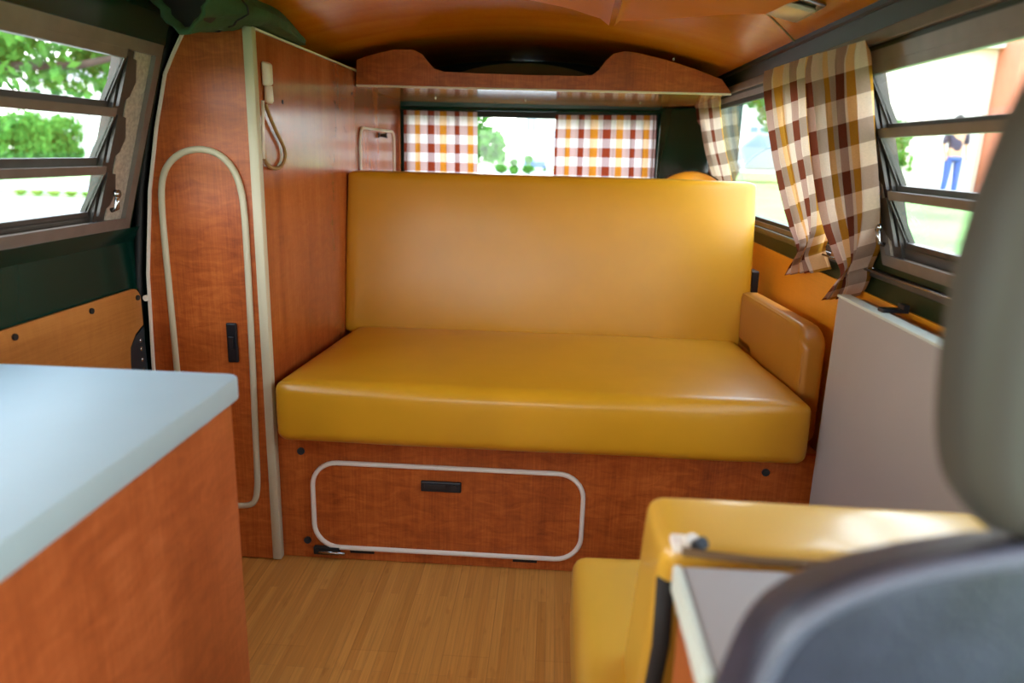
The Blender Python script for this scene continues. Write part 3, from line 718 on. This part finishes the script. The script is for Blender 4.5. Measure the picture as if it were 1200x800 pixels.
hd = outline(hr, .372, .056, 'headrest', 'headrest', t, .02)
bm = cushion((.34, .10, .36), (.24, .24, .08), .04, (.005,.005,.01), 10); link('seat_cushion', bm, 'seat_blue', t, smooth=True)
bm = B(); bx(bm, (.14, -.08, .003), (.54, .30, .28), .01); link('seat_base', bm, 'seat_black', t)

# ------------------------------------------------------------------ GREEN CANVAS, ceiling fabric, ceiling lamp
bm = B(); path = smooth_loop([(-.700,1.44,1.252),(-.682,1.50,1.254),(-.655,1.57,1.262),(-.635,1.68,1.262),(-.640,1.80,1.254),(-.65,1.95,1.247)], 3, False)
n = 22; m_ = len(path); rings = []
for i, p in enumerate(path):
    tt = i/(m_-1); r = .052*(1-tt)**.7+.008
    tdir = (path[min(i+1, m_-1)]-path[max(0, i-1)]).normalized(); up = Vector((0,0,1)); up = (up-tdir*up.dot(tdir)).normalized(); sd = tdir.cross(up)
    rg = []
    for k in range(n):
        a = 2*PI*k/n; rr = r*(1+.16*math.sin(3*a+tt*5)+.09*math.sin(7*a-tt*9)); q = p+up*math.sin(a)*rr*.8+sd*math.cos(a)*rr*1.15
        q.z = min(q.z, roofz(q.x)-.006); 
        if q.y > 1.60: q.z = max(q.z, ZW+.009)
        rg.append(bm.verts.new(q))
    rings.append(rg)
for i in range(m_-1):
    for k in range(n): bm.faces.new((rings[i][k], rings[i][(k+1)%n], rings[i+1][(k+1)%n], rings[i+1][k]))
bm.faces.new(rings[-1])
# the open end turns inwards
c0 = sum((v.co for v in rings[0]), Vector())/n; d0 = (path[1]-path[0]).normalized(); prev = rings[0]
for sc_, dp in ((.9, -.004), (.74, .004), (.66, .06), (.6, .12)):
    cur = [bm.verts.new(c0+(v.co-c0)*sc_+d0*dp) for v in rings[0]]
    for k in range(n): bm.faces.new((prev[k], cur[k], cur[(k+1)%n], prev[(k+1)%n]))
    prev = cur
bm.faces.new(prev)
shade_ring = [c0+(v.co-c0)*.80+d0*.012 for v in rings[0]]
bmesh.ops.recalc_face_normals(bm, faces=bm.faces)
t = thing('canvas_roll', 'rolled green canvas bundle tucked between the wardrobe top and ceiling', 'canvas', (-.70, 1.5, 1.236))
link('roll', bm, 'canvas', t, smooth=True)
bm = B(); prism(bm, shade_ring, d0*.03); link('shade_plug', bm, 'black', t)  # black plug paints the shade inside the roll's open end
bm = B(); i = m_//3; p = path[i]; rp = []
for k in range(24):
    a = 2*PI*k/24; tt = i/(m_-1); r = (.052*(1-tt)**.7+.008)
    tdir = (path[i+1]-path[i-1]).normalized(); up = Vector((0,0,1)); up = (up-tdir*up.dot(tdir)).normalized(); sd = tdir.cross(up)
    rr = r*(1+.16*math.sin(3*a+tt*5)+.09*math.sin(7*a-tt*9))+.0005; q = p+up*math.sin(a)*rr*.8+sd*math.cos(a)*rr*1.15; q.z = min(q.z, roofz(q.x)-.005); rp.append(q)
tube(bm, rp, .0025, 6, closed=True); link('tie_string', bm, 'seat_black', t, smooth=True)

# amber vinyl hatch flaps drooping from the ceiling front
def flap(name, label, gapu, edge_a, edge_b, front_a, front_b, sag, seed):
    bm = B(); n_ = 24; g = []
    # patch: u along rear edge (edge_a -> edge_b), v from rear edge to the front
    for j in range(n_+1):
        v_ = j/n_; row = []
        for i in range(n_+1):
            u_ = i/n_
            rear = Vector(edge_a).lerp(Vector(edge_b), u_); fr = Vector(front_a).lerp(Vector(front_b), u_)
            p = rear.lerp(fr, v_)
            zc = roofz(p.x)-.024 - (.012 if abs(u_-gapu) < .04 else 0)
            p.z = zc - sag*math.sin(PI*min(1, u_))**.8*(.25+.75*min(1, v_*2)) - .012*v_ - .006*noise.noise(Vector((p.x*7+seed, p.y*7, 0)))
            row.append(p)
        g.append(row)
    V = [[bm.verts.new(p) for p in r] for r in g]; W = [[bm.verts.new(p+Vector((0,0,.002))) for p in r] for r in g]
    for j in range(n_):
        for i in range(n_):
            bm.faces.new((V[j][i], V[j+1][i], V[j+1][i+1], V[j][i+1])); bm.faces.new((W[j][i], W[j][i+1], W[j+1][i+1], W[j+1][i]))
    for j in range(n_):
        for i in (0, n_): bm.faces.new((V[j][i], V[j+1][i], W[j+1][i], W[j][i]))
    for i in range(n_):
        for j in (0, n_): bm.faces.new((V[j][i], V[j][i+1], W[j][i+1], W[j][i]))
    bmesh.ops.recalc_face_normals(bm, faces=bm.faces)
    return tag(link(name, bm, MAT['flap'], smooth=True, angle=50), label, 'fabric', 'hatch fabric under the ceiling')
MAT['flap'] = principled('amber_vinyl', (224,136,18), .6, spec=.2, var=.05, vscale=5, bmp=.15, bscale=200)
flap('hatch_fabric', 'left amber vinyl hatch flap drooping under the ceiling', 1, (-.45,1.44,0), (.118,1.99,0), (-.5,1.0,0), (.09,1.0,0), .010, 1)
flap('hatch_fabric', 'right amber vinyl hatch flap with curved edge, drooping under the ceiling', 0, (.132,1.99,0), (.40,1.60,0), (.108,1.0,0), (.45,1.0,0), .016, 5)
# ceiling lamp
p = Vector((.44, 1.56, roofz(.44)))
t = thing('ceiling_lamp', 'small white ceiling lamp with a clear lens above the right side windows', 'lamp', p)
sl = math.atan(-.44*(.455-XC))
bm = B(); bx(bm, (-.045,-.07,-.010), (.045,.07,-.001), .004); bm.transform(Matrix.Translation(p) @ Matrix.Rotation(-sl, 4, 'Y')); link('base', bm, 'steel', t, smooth=True, angle=40)
bm = B(); bx(bm, (-.034,-.058,-.022), (.034,.058,-.0105), .009, 3); bm.transform(Matrix.Translation(p) @ Matrix.Rotation(-sl, 4, 'Y')); link('lens', bm, 'lens', t, smooth=True)

# spare wheel cover behind the sofa, right rear corner
t = thing('spare_wheel_cover', 'round tan spare wheel cover just showing above the sofa back at right', 'cover', (.50, 2.98, .481))
bm = B(); prof = [(.001,.07),(.12,.068),(.16,.06),(.178,.045),(.186,.02),(.186,-.03),(.175,-.05),(.001,-.05)]
seg = 40; R0 = []
for (r, y) in prof: R0.append([bm.verts.new((.507+r*.88*math.cos(2*PI*k/seg), 2.88-y, .786+r*.88*math.sin(2*PI*k/seg))) for k in range(seg)])
for i in range(len(prof)-1):
    for k in range(seg): bm.faces.new((R0[i][k], R0[i][(k+1)%seg], R0[i+1][(k+1)%seg], R0[i+1][k]))
bmesh.ops.remove_doubles(bm, verts=bm.verts, dist=1e-4)
bmesh.ops.recalc_face_normals(bm, faces=bm.faces)
link('cover', bm, 'ply_orange', t, smooth=True, angle=50)
bm = B(); tube(bm, [(.507+.165*math.cos(a), 2.86, .786+.165*math.sin(a)) for a in [2*PI*k/40 for k in range(40)]], .003, 6, closed=True); link('rim', bm, 'dark', t, smooth=True)
bm = B(); bx(bm, (.44, 2.83, .481), (.57, 2.92, .612)); link('stand', bm, 'dark', t)

# dashboard in the cab (behind the camera)
bm = B(); bx(bm, (-.84, Y0+.002, .55), (.60, Y0+.30, .74), .03, 4); tag(link('dashboard', bm, 'seat_black', smooth=True, angle=40), 'black padded dashboard under the windscreen', 'dashboard')

# ------------------------------------------------------------------ OUTSIDE
GZ = -.45
def gz(x, y):
    r = math.hypot(x, y); h = GZ
    if x > 1.5: h += .78*min(1, max(0, (r-6)/14))
    return h
bm = B(); n = 60; V = []
for j in range(n+1):
    row = []
    for i in range(n+1):
        x = -80+160*i/n; y = -40+180*j/n; row.append(bm.verts.new((x, y, gz(x, y)-.02)))
    V.append(row)
for j in range(n):
    for i in range(n): bm.faces.new((V[j][i], V[j][i+1], V[j+1][i+1], V[j+1][i]))
link('ground', bm, 'grass', kind='structure', smooth=True)
def slab_ground(name, pts, mat, dz=0.0):
    bm = B(); prism(bm, [(x, y, GZ+dz) for x, y in pts], (0,0,-.05)); return link(name, bm, mat, kind='structure')
slab_ground('driveway', [(-30,2),(-2.0,2),(-2.0,-8),(2,-8),(1.6,6),(2.2,60),(-7,70),(-6,18.4),(-30,18.4)], 'concrete', .01)
slab_ground('road', [(-60,20.6),(-9.5,20.6),(-9,25.5),(-60,25.5)], 'asphalt', .012)
def leaves_into(bm, c, rad, n, size, rnd, shell=.45):
    for _ in range(n):
        d = Vector((rnd.gauss(0,1), rnd.gauss(0,1), rnd.gauss(0,1))).normalized(); k = (shell+(1-shell)*rnd.random())
        p = Vector((c[0]+d.x*rad[0]*k, c[1]+d.y*rad[1]*k, c[2]+d.z*rad[2]*k))
        e = Euler((rnd.random()*6, rnd.random()*6, rnd.random()*6)).to_matrix(); s_ = size*(.6+.8*rnd.random())
        vs = [bm.verts.new(p+e @ Vector(q)*s_) for q in ((-.5,0,0),(0,-.3,.05),(.6,0,0),(0,.3,.05))]
        bm.faces.new(vs)
def tree(name, label, base, height, crown_r, blobs, n, size, mat='leaf', seed=1, group=None, branches=(), trunk_r=.18):
    rnd = random.Random(seed); base = Vector(base)
    t = thing(name, label, 'tree', base, group)
    bm = B()
    tube(bm, [base+Vector((0,0,-.3)), base+Vector((.05,0,height*.25)), base+Vector((-.05,.1,height*.6))], [trunk_r*1.2, trunk_r, trunk_r*.6], 10)
    for br in branches: tube(bm, [base+Vector(q) for q in br], [trunk_r*.55*(1-.6*k/(len(br)-1)) for k in range(len(br))], 8)
    link('trunk', bm, 'bark', t, smooth=True)
    bm = B()
    for (dx, dy, dz, r) in blobs: leaves_into(bm, base+Vector((dx, dy, dz)), (r, r, r*.8), n, size, rnd)
    link('foliage', bm, mat, t); return t
# left: big tree whose boughs fill the top louvre
def dirp(u, D):  # ground point in the direction of image column u
    d = ray(u, 165); k = D/d.y; return (d.x*k, D)
x, y = dirp(20, 11)
tree('tree', 'broad leafy tree seen through the top of the left louvre window', (x-3.5, y+1, GZ), 6.0, 3, [(0.5,0,2.9,1.3),(2.2,-.6,2.9,1.25),(3.9,-.6,2.95,1.2),(5.2,-.4,3.2,.9),(1.6,.5,4.2,1.5),(3.8,.4,4.2,1.5),(-.9,.5,3.6,1.5)], 1500, .17, seed=3,
     branches=[[(0,0,1.6),(1.5,-.8,2.25),(3.0,-1.0,2.45),(4.6,-1.0,2.5),(5.6,-.9,2.75)], [(0,0,2),(1.6,.2,3.1),(3.4,.3,3.9)]])
x, y = dirp(20, 30)
for k, (u, D, h) in enumerate(((-45, 28, 3.2), (12, 33.5, 3.4), (60, 39, 2.9))):
    x, y = dirp(u, D)
    tree('bush', ['round green bush, nearest the left edge beyond the left window', 'middle round green bush beyond the left louvre window', 'smaller round green bush beside the white house, left window'][k], (x, y, GZ), 1.6, 1.5, [(0,0,1.2,1.3),(.5,.3,1.9,1.1),(-.6,0,1.8,1.0),(.9,0,.8,.8)], 900, .22, seed=11+k, trunk_r=.1, group='round bushes beyond the left window')
for k, u in enumerate((16, 36, 56, 76, 96)):
    x, y = dirp(u, 19.3); rnd = random.Random(40+k); bm = B()
    for q in range(240):
        a = rnd.random()*2*PI; l = .14+.05*rnd.random(); o_ = Vector((x+.06*math.cos(a), y+.06*math.sin(a), GZ)); e = o_+Vector((math.cos(a)*l*.8*rnd.random()*1.3, math.sin(a)*l*.8*rnd.random(), l*.8)); w_ = Vector((-math.sin(a), math.cos(a), 0))*.014
        bm.faces.new([bm.verts.new(o_-w_), bm.verts.new(o_+w_), bm.verts.new(e+w_*.3), bm.verts.new(e-w_*.3)])
    tag(link('grass_clump', bm, 'leaf_light'), 'yellow-green ornamental grass clump in the row across the driveway, left window', 'plant', 'grass clumps along the driveway')
def house(name, label, x0, x1, y0, y1, z0, h, wall, wins, roof=1.2, door=None):
    t = thing(name, label, 'house', ((x0+x1)/2, (y0+y1)/2, z0))
    bm = B(); bx(bm, (x0,y0,z0), (x1,y1,z0+h)); link('walls', bm, wall, t)
    bm = B(); e = .4; prism(bm, [(x0-e,y0-e,z0+h),(x0-e,y1+e,z0+h),(x0-e,(y0+y1)/2,z0+h+roof)], (x1-x0+2*e,0,0)); link('roof', bm, 'roof_grey', t)
    for (wx, wz, ww, wh) in wins:
        bm = B()
        for a, b in (((wx-ww/2-.06, y0-.05, wz-.06), (wx+ww/2+.06, y0-.001, wz)), ((wx-ww/2-.06, y0-.05, wz+wh), (wx+ww/2+.06, y0-.001, wz+wh+.06)), ((wx-ww/2-.06, y0-.05, wz), (wx-ww/2, y0-.001, wz+wh)), ((wx+ww/2, y0-.05, wz), (wx+ww/2+.06, y0-.001, wz+wh)), ((wx-.03, y0-.04, wz), (wx+.03, y0-.001, wz+wh))): bx(bm, a, b)
        f = link('window', bm, 'white_wall', t); bm = B(); bx(bm, (wx-ww/2, y0-.02, wz), (wx+ww/2, y0-.002, wz+wh)); link('glazing', bm, 'pane_dark', f)
    return t
x, y = dirp(118, 48)
house('house', 'white house behind the lawn, seen through the left louvre window', x-4.6, x+12, y, y+8, GZ, 5, 'white_wall', [(x+5,1,1,1.2),(x+8,1,1,1.2)])
x, y = dirp(108, 24)
t = thing('lamp_post', 'slim grey lamp post beyond the lawn in the left louvre window', 'lamp post', (x, y, GZ)); bm = B(); tube(bm, [(x,y,GZ),(x,y,GZ+2.3)], .04, 8); link('post', bm, 'pole', t); bm = B(); tube(bm, [(x,y,GZ+2.3),(x,y,GZ+2.45),(x,y,GZ+2.62)], [.08,.14,.05], 10); link('lantern', bm, 'pole', t)
# rear view
x, y = dirp(560, 30)
tree('tree', 'green tree seen through the rear window gap, left part', (x-1.4, y, GZ), 5, 2, [(0,0,2.2,1.2),(.9,0,3.0,1.2),(-.5,0,3.4,1.3),(1.7,0,1.7,.9),(.4,0,4.2,1.3)], 500, .3, seed=21)
for k, (u, s_) in enumerate(((588,.5),(603,.42),(620,.5))):
    x, y = dirp(u, 36); tree('shrub', ['left of three small shrubs beyond the rear window', 'middle of three small shrubs beyond the rear window', 'right of three small shrubs beyond the rear window'][k], (x, y, GZ+.2), .8, .5, [(0,0,s_,s_*.6),(0,0,s_*1.9,s_*.5)], 260, .14, seed=31+k, trunk_r=.05, group='small shrubs beyond the rear window')
x, y = dirp(640, 75); house('house', 'pale house far behind the van, seen through the rear window gap', x-3, x+9, y, y+8, GZ, 5.5, 'white_wall', [(x-1.5,3,1.0,1.4),(x+.6,1.2,1.0,2.0),(x+4,3,1.2,1.4)], 2)
def car(name, label, c, mat, L=4.2, rot=0.0):
    t = thing(name, label, 'car', c); mt = Matrix.Translation(c) @ Matrix.Rotation(rot, 4, 'Z')
    side = [(-2.1,.35),(-2.1,.75),(-1.9,.9),(-1.1,.98),(-.6,1.42),(.9,1.45),(1.6,.98),(2.05,.9),(2.12,.6),(2.12,.35)]
    bm = B(); prism(bm, [(a*L/4.2, -.85, b_) for a, b_ in side], (0,1.7,0), .04); bm.transform(mt); link('body', bm, mat, t)
    bm = B(); prism(bm, [(-.95,-.86,1.0),(-.55,-.86,1.34),(.82,-.86,1.36),(1.35,-.86,1.0)], (0,1.72,0)); bm.transform(mt); link('side_glass', bm, 'pane_dark', t)
    for sx in (-1.35, 1.3):
        for sy in (-.8, .8):
            bm = B(); disc(bm, (sx*L/4.2, sy, .33), .33, (0,1,0), .2, 20); bm.transform(mt); link('wheel', bm, 'black', t)
x, y = dirp(628, 62); car('parked_car', 'blue car parked far away beyond the rear window', Vector((x, y, GZ)), 'car_blue', 3.2, PI/2)
# right view: long window and louvre
x, y = dirp(905, 30)
tree('tree', 'light green tree beyond the lawn, seen through the long side window', (x+.6, y, gz(x,y)), 5, 2, [(0,0,2.4,1.3),(-.9,0,3.2,1.1),(.9,0,3.1,1.3),(.2,0,4.2,1.3)], 600, .28, seed=51)
x, y = dirp(860, 40); house('house', 'white two-storey house beyond the long side window', x-6, x+2.6, y, y+8, gz(x,y)-.1, 6.2, 'white_wall', [(x-.6,1.0,.9,1.6),(x+1.2,1.0,.9,1.6),(x-.6,3.6,.9,1.4),(x+1.2,3.6,.9,1.4)], 2)
x, y = dirp(897, 24); car('parked_car', 'silver car parked on the drive beyond the long side window', Vector((x, y, gz(x,y))), 'car_grey', 4.2, .1)
# salmon outbuilding with beige front
x, y = dirp(1078, 19)
x2, _ = dirp(1152, 19)
zz = gz(x2, y)-.1
t = thing('outbuilding', 'beige and salmon outbuilding on the bank beyond the right louvre window', 'building', (x2, y, zz))
bm = B(); bx(bm, (x, y, zz), (x2, y+6, zz+3.4)); link('beige_front', bm, 'beige_wall', t)
bm = B(); hexa(bm, [(x2+.02,y-.9,zz-.1),(x2+.02,y-.9,zz+4),(x2+8,y-2.6,zz+4),(x2+8,y-2.6,zz-.1),(x2+.02,y+6,zz-.1),(x2+.02,y+6,zz+4),(x2+8,y+6,zz+4),(x2+8,y+6,zz-.1)]); link('salmon_wing', bm, 'salmon_wall', t)
bm = B(); bx(bm, (x2-1.1, y-.05, zz), (x2-.15, y-.001, zz+2.1)); d_ = link('door', bm, 'white_wall', t)
bm = B(); disc(bm, (x2-1.0, y-.08, zz+1.0), .04, (0,1,0), .06, 10); link('door_handle', bm, 'steel', d_)
bm = B(); bx(bm, (x-.1, y-.25, zz+3.4), (x2, y+6, zz+3.55)); link('roof_edge', bm, 'white_wall', t)
x, y = dirp(1050, 17.5); tree('shrub', 'rounded shrub left of the beige outbuilding, right louvre window', (x-.1, y, gz(x,y)), 1.2, .6, [(0,0,.7,.5),(0,0,1.3,.45)], 400, .14, seed=61, trunk_r=.05)

# person on the bank: one skinned figure
px_, py_ = dirp(1121, 17.2); pz_ = gz(px_, py_)-.02
t = thing('person', 'person in a dark shirt and blue jeans standing on the bank outside the right window', 'person', (px_, py_, pz_))
def skin_body(name, joints, bones, mat, parent, sub=1):
    me = bpy.data.meshes.new(name); me.from_pydata([Vector(j[0])+Vector((px_, py_, pz_)) for j in joints], bones, []); me.materials.append(MAT[mat])
    o = bpy.data.objects.new(name, me); COL.objects.link(o); o.parent = parent; o.matrix_parent_inverse = Matrix.Translation(-Vector(parent.location))
    sk = o.modifiers.new('Skin', 'SKIN'); sk.use_smooth_shade = True
    for i, j in enumerate(joints):
        r = j[1]; me.skin_vertices[0].data[i].radius = r if isinstance(r, tuple) else (r, r)
    me.skin_vertices[0].data[0].use_root = True
    s_ = o.modifiers.new('Sub', 'SUBSURF'); s_.levels = sub; s_.render_levels = 2
    return o
J = [((0,0,.95),(.15,.10)),((0,0,1.15),(.14,.10)),((0,0,1.38),(.17,.10)),((0,-.01,1.50),(.055,.055)),((0,-.01,1.60),(.085,.10)),((0,-.01,1.70),(.075,.09)),
     ((.19,0,1.40),.055),((.24,.02,1.12),.042),((.22,-.08,.88),.032),((.22,-.10,.80),.035),
     ((-.19,0,1.40),.055),((-.24,.02,1.12),.042),((-.22,-.08,.88),.032),((-.22,-.10,.80),.035),
     ((.10,0,.86),.085),((.11,0,.48),.055),((.12,.02,.09),.04),((.13,-.12,.04),.035),
     ((-.10,0,.86),.085),((-.11,-.02,.48),.055),((-.12,.02,.09),.04),((-.13,-.12,.04),.035)]
Bn = [(0,1),(1,2),(2,3),(3,4),(4,5),(2,6),(6,7),(7,8),(8,9),(2,10),(10,11),(11,12),(12,13),(0,14),(14,15),(15,16),(16,17),(0,18),(18,19),(19,20),(20,21)]
skin_body('body', J, Bn, 'skin', t)
S = [((0,0,.95),(.17,.125)),((0,0,1.16),(.155,.115)),((0,0,1.38),(.185,.115)),((0,0,1.46),(.08,.07)),((.20,0,1.40),.068),((.245,.02,1.14),.054),((-.20,0,1.40),.068),((-.245,.02,1.14),.054)]
skin_body('shirt', S, [(0,1),(1,2),(2,3),(2,4),(4,5),(2,6),(6,7)], 'shirt', t)
Pn = [((0,0,.93),(.155,.11)),((.10,0,.84),.098),((.11,0,.48),.072),((.12,.02,.10),.06),((-.10,0,.84),.098),((-.11,-.02,.48),.072),((-.12,.02,.10),.06)]
skin_body('jeans', Pn, [(0,1),(1,2),(2,3),(0,4),(4,5),(5,6)], 'jeans', t)
bm = B(); bmesh.ops.create_uvsphere(bm, u_segments=14, v_segments=10, radius=.1, matrix=Matrix.Translation((px_, py_+.015, pz_+1.70)) @ Matrix.Diagonal((.9,1.0,.8,1))); link('hair', bm, 'hair', t, smooth=True)

# ------------------------------------------------------------------ LIGHT
wd = bpy.data.worlds.new('World'); sc.world = wd; wd.use_nodes = True; nt = wd.node_tree; nt.nodes.clear()
out = nt.nodes.new('ShaderNodeOutputWorld'); bg = nt.nodes.new('ShaderNodeBackground'); nt.links.new(bg.outputs[0], out.inputs[0])
tc = nt.nodes.new('ShaderNodeTexCoord'); sp = nt.nodes.new('ShaderNodeSeparateXYZ'); nt.links.new(tc.outputs['Generated'], sp.inputs[0])
cr = nt.nodes.new('ShaderNodeValToRGB'); e = cr.color_ramp.elements
e[0].position = 0.0; e[0].color = (1.0,.98,.95,1); e[1].position = .6; e[1].color = (.62,.78,1.0,1)
nt.links.new(sp.outputs[2], cr.inputs[0]); nt.links.new(cr.outputs[0], bg.inputs[0]); bg.inputs[1].default_value = 6.5
def light(name, kind, loc, rot, energy, **kw):
    l = bpy.data.lights.new(name, kind); l.energy = energy
    for k, v in kw.items(): setattr(l, k, v)
    o = bpy.data.objects.new(name, l); COL.objects.link(o); o.location = loc; o.rotation_euler = rot; return o
sun = light('sun', 'SUN', (0,0,8), (0,0,0), 4, angle=.03, color=(1,.95,.86))
sun.rotation_euler = Vector((.02, -.25, -1.0)).to_track_quat('-Z', 'Y').to_euler()
def portal(c, direction, w_, h_):
    l = bpy.data.lights.new('window_portal', 'AREA'); l.shape = 'RECTANGLE'; l.size = w_; l.size_y = h_; l.energy = 1; l.cycles.is_portal = True
    o = bpy.data.objects.new('window_portal', l); COL.objects.link(o); o.location = c; o.rotation_euler = Vector(direction).to_track_quat('-Z', 'Z').to_euler()
portal((.66, 1.0, 1.0), (-1,0,0), 1.05, .5)
portal((.66, 2.3, 1.0), (-1,0,0), 1.4, .5)
portal((-.92, 1.0, 1.0), (1,0,0), 1.1, .5)
portal((-.12, 3.22, .98), (0,-1,0), 1.05, .36)
portal((-.12, -1.03, 1.0), (0,1,0), 1.5, .44)
portal((.67, -.15, .64), (-1,0,0), 1.0, 1.1)  # over the right cab doorway added for light
portal((-.94, -.15, .64), (1,0,0), 1.0, 1.1)  # over the left cab doorway added for light

# ------------------------------------------------------------------ CAMERA
cd = bpy.data.cameras.new('camera'); co = bpy.data.objects.new('camera', cd); COL.objects.link(co)
R3 = Matrix((M[0], -M[1], -M[2])).transposed()
co.matrix_world = Matrix.Translation(CAM) @ R3.to_4x4()
cd.sensor_width = 36; cd.lens = F/1200*36; cd.clip_start = .02; cd.clip_end = 500
cd.dof.use_dof = True; cd.dof.focus_distance = 1.75; cd.dof.aperture_fstop = 2.8
sc.camera = co
sc.view_settings.view_transform = 'Standard'; sc.view_settings.look = 'None'; sc.view_settings.gamma = 1
sc.view_settings.use_curve_mapping = False; sc.view_settings.exposure = 0.72
sc.cycles.use_denoising = True
sc.cycles.max_bounces = 12; sc.cycles.diffuse_bounces = 6; sc.cycles.transparent_max_bounces = 16
sc.cycles.sample_clamp_indirect = 8
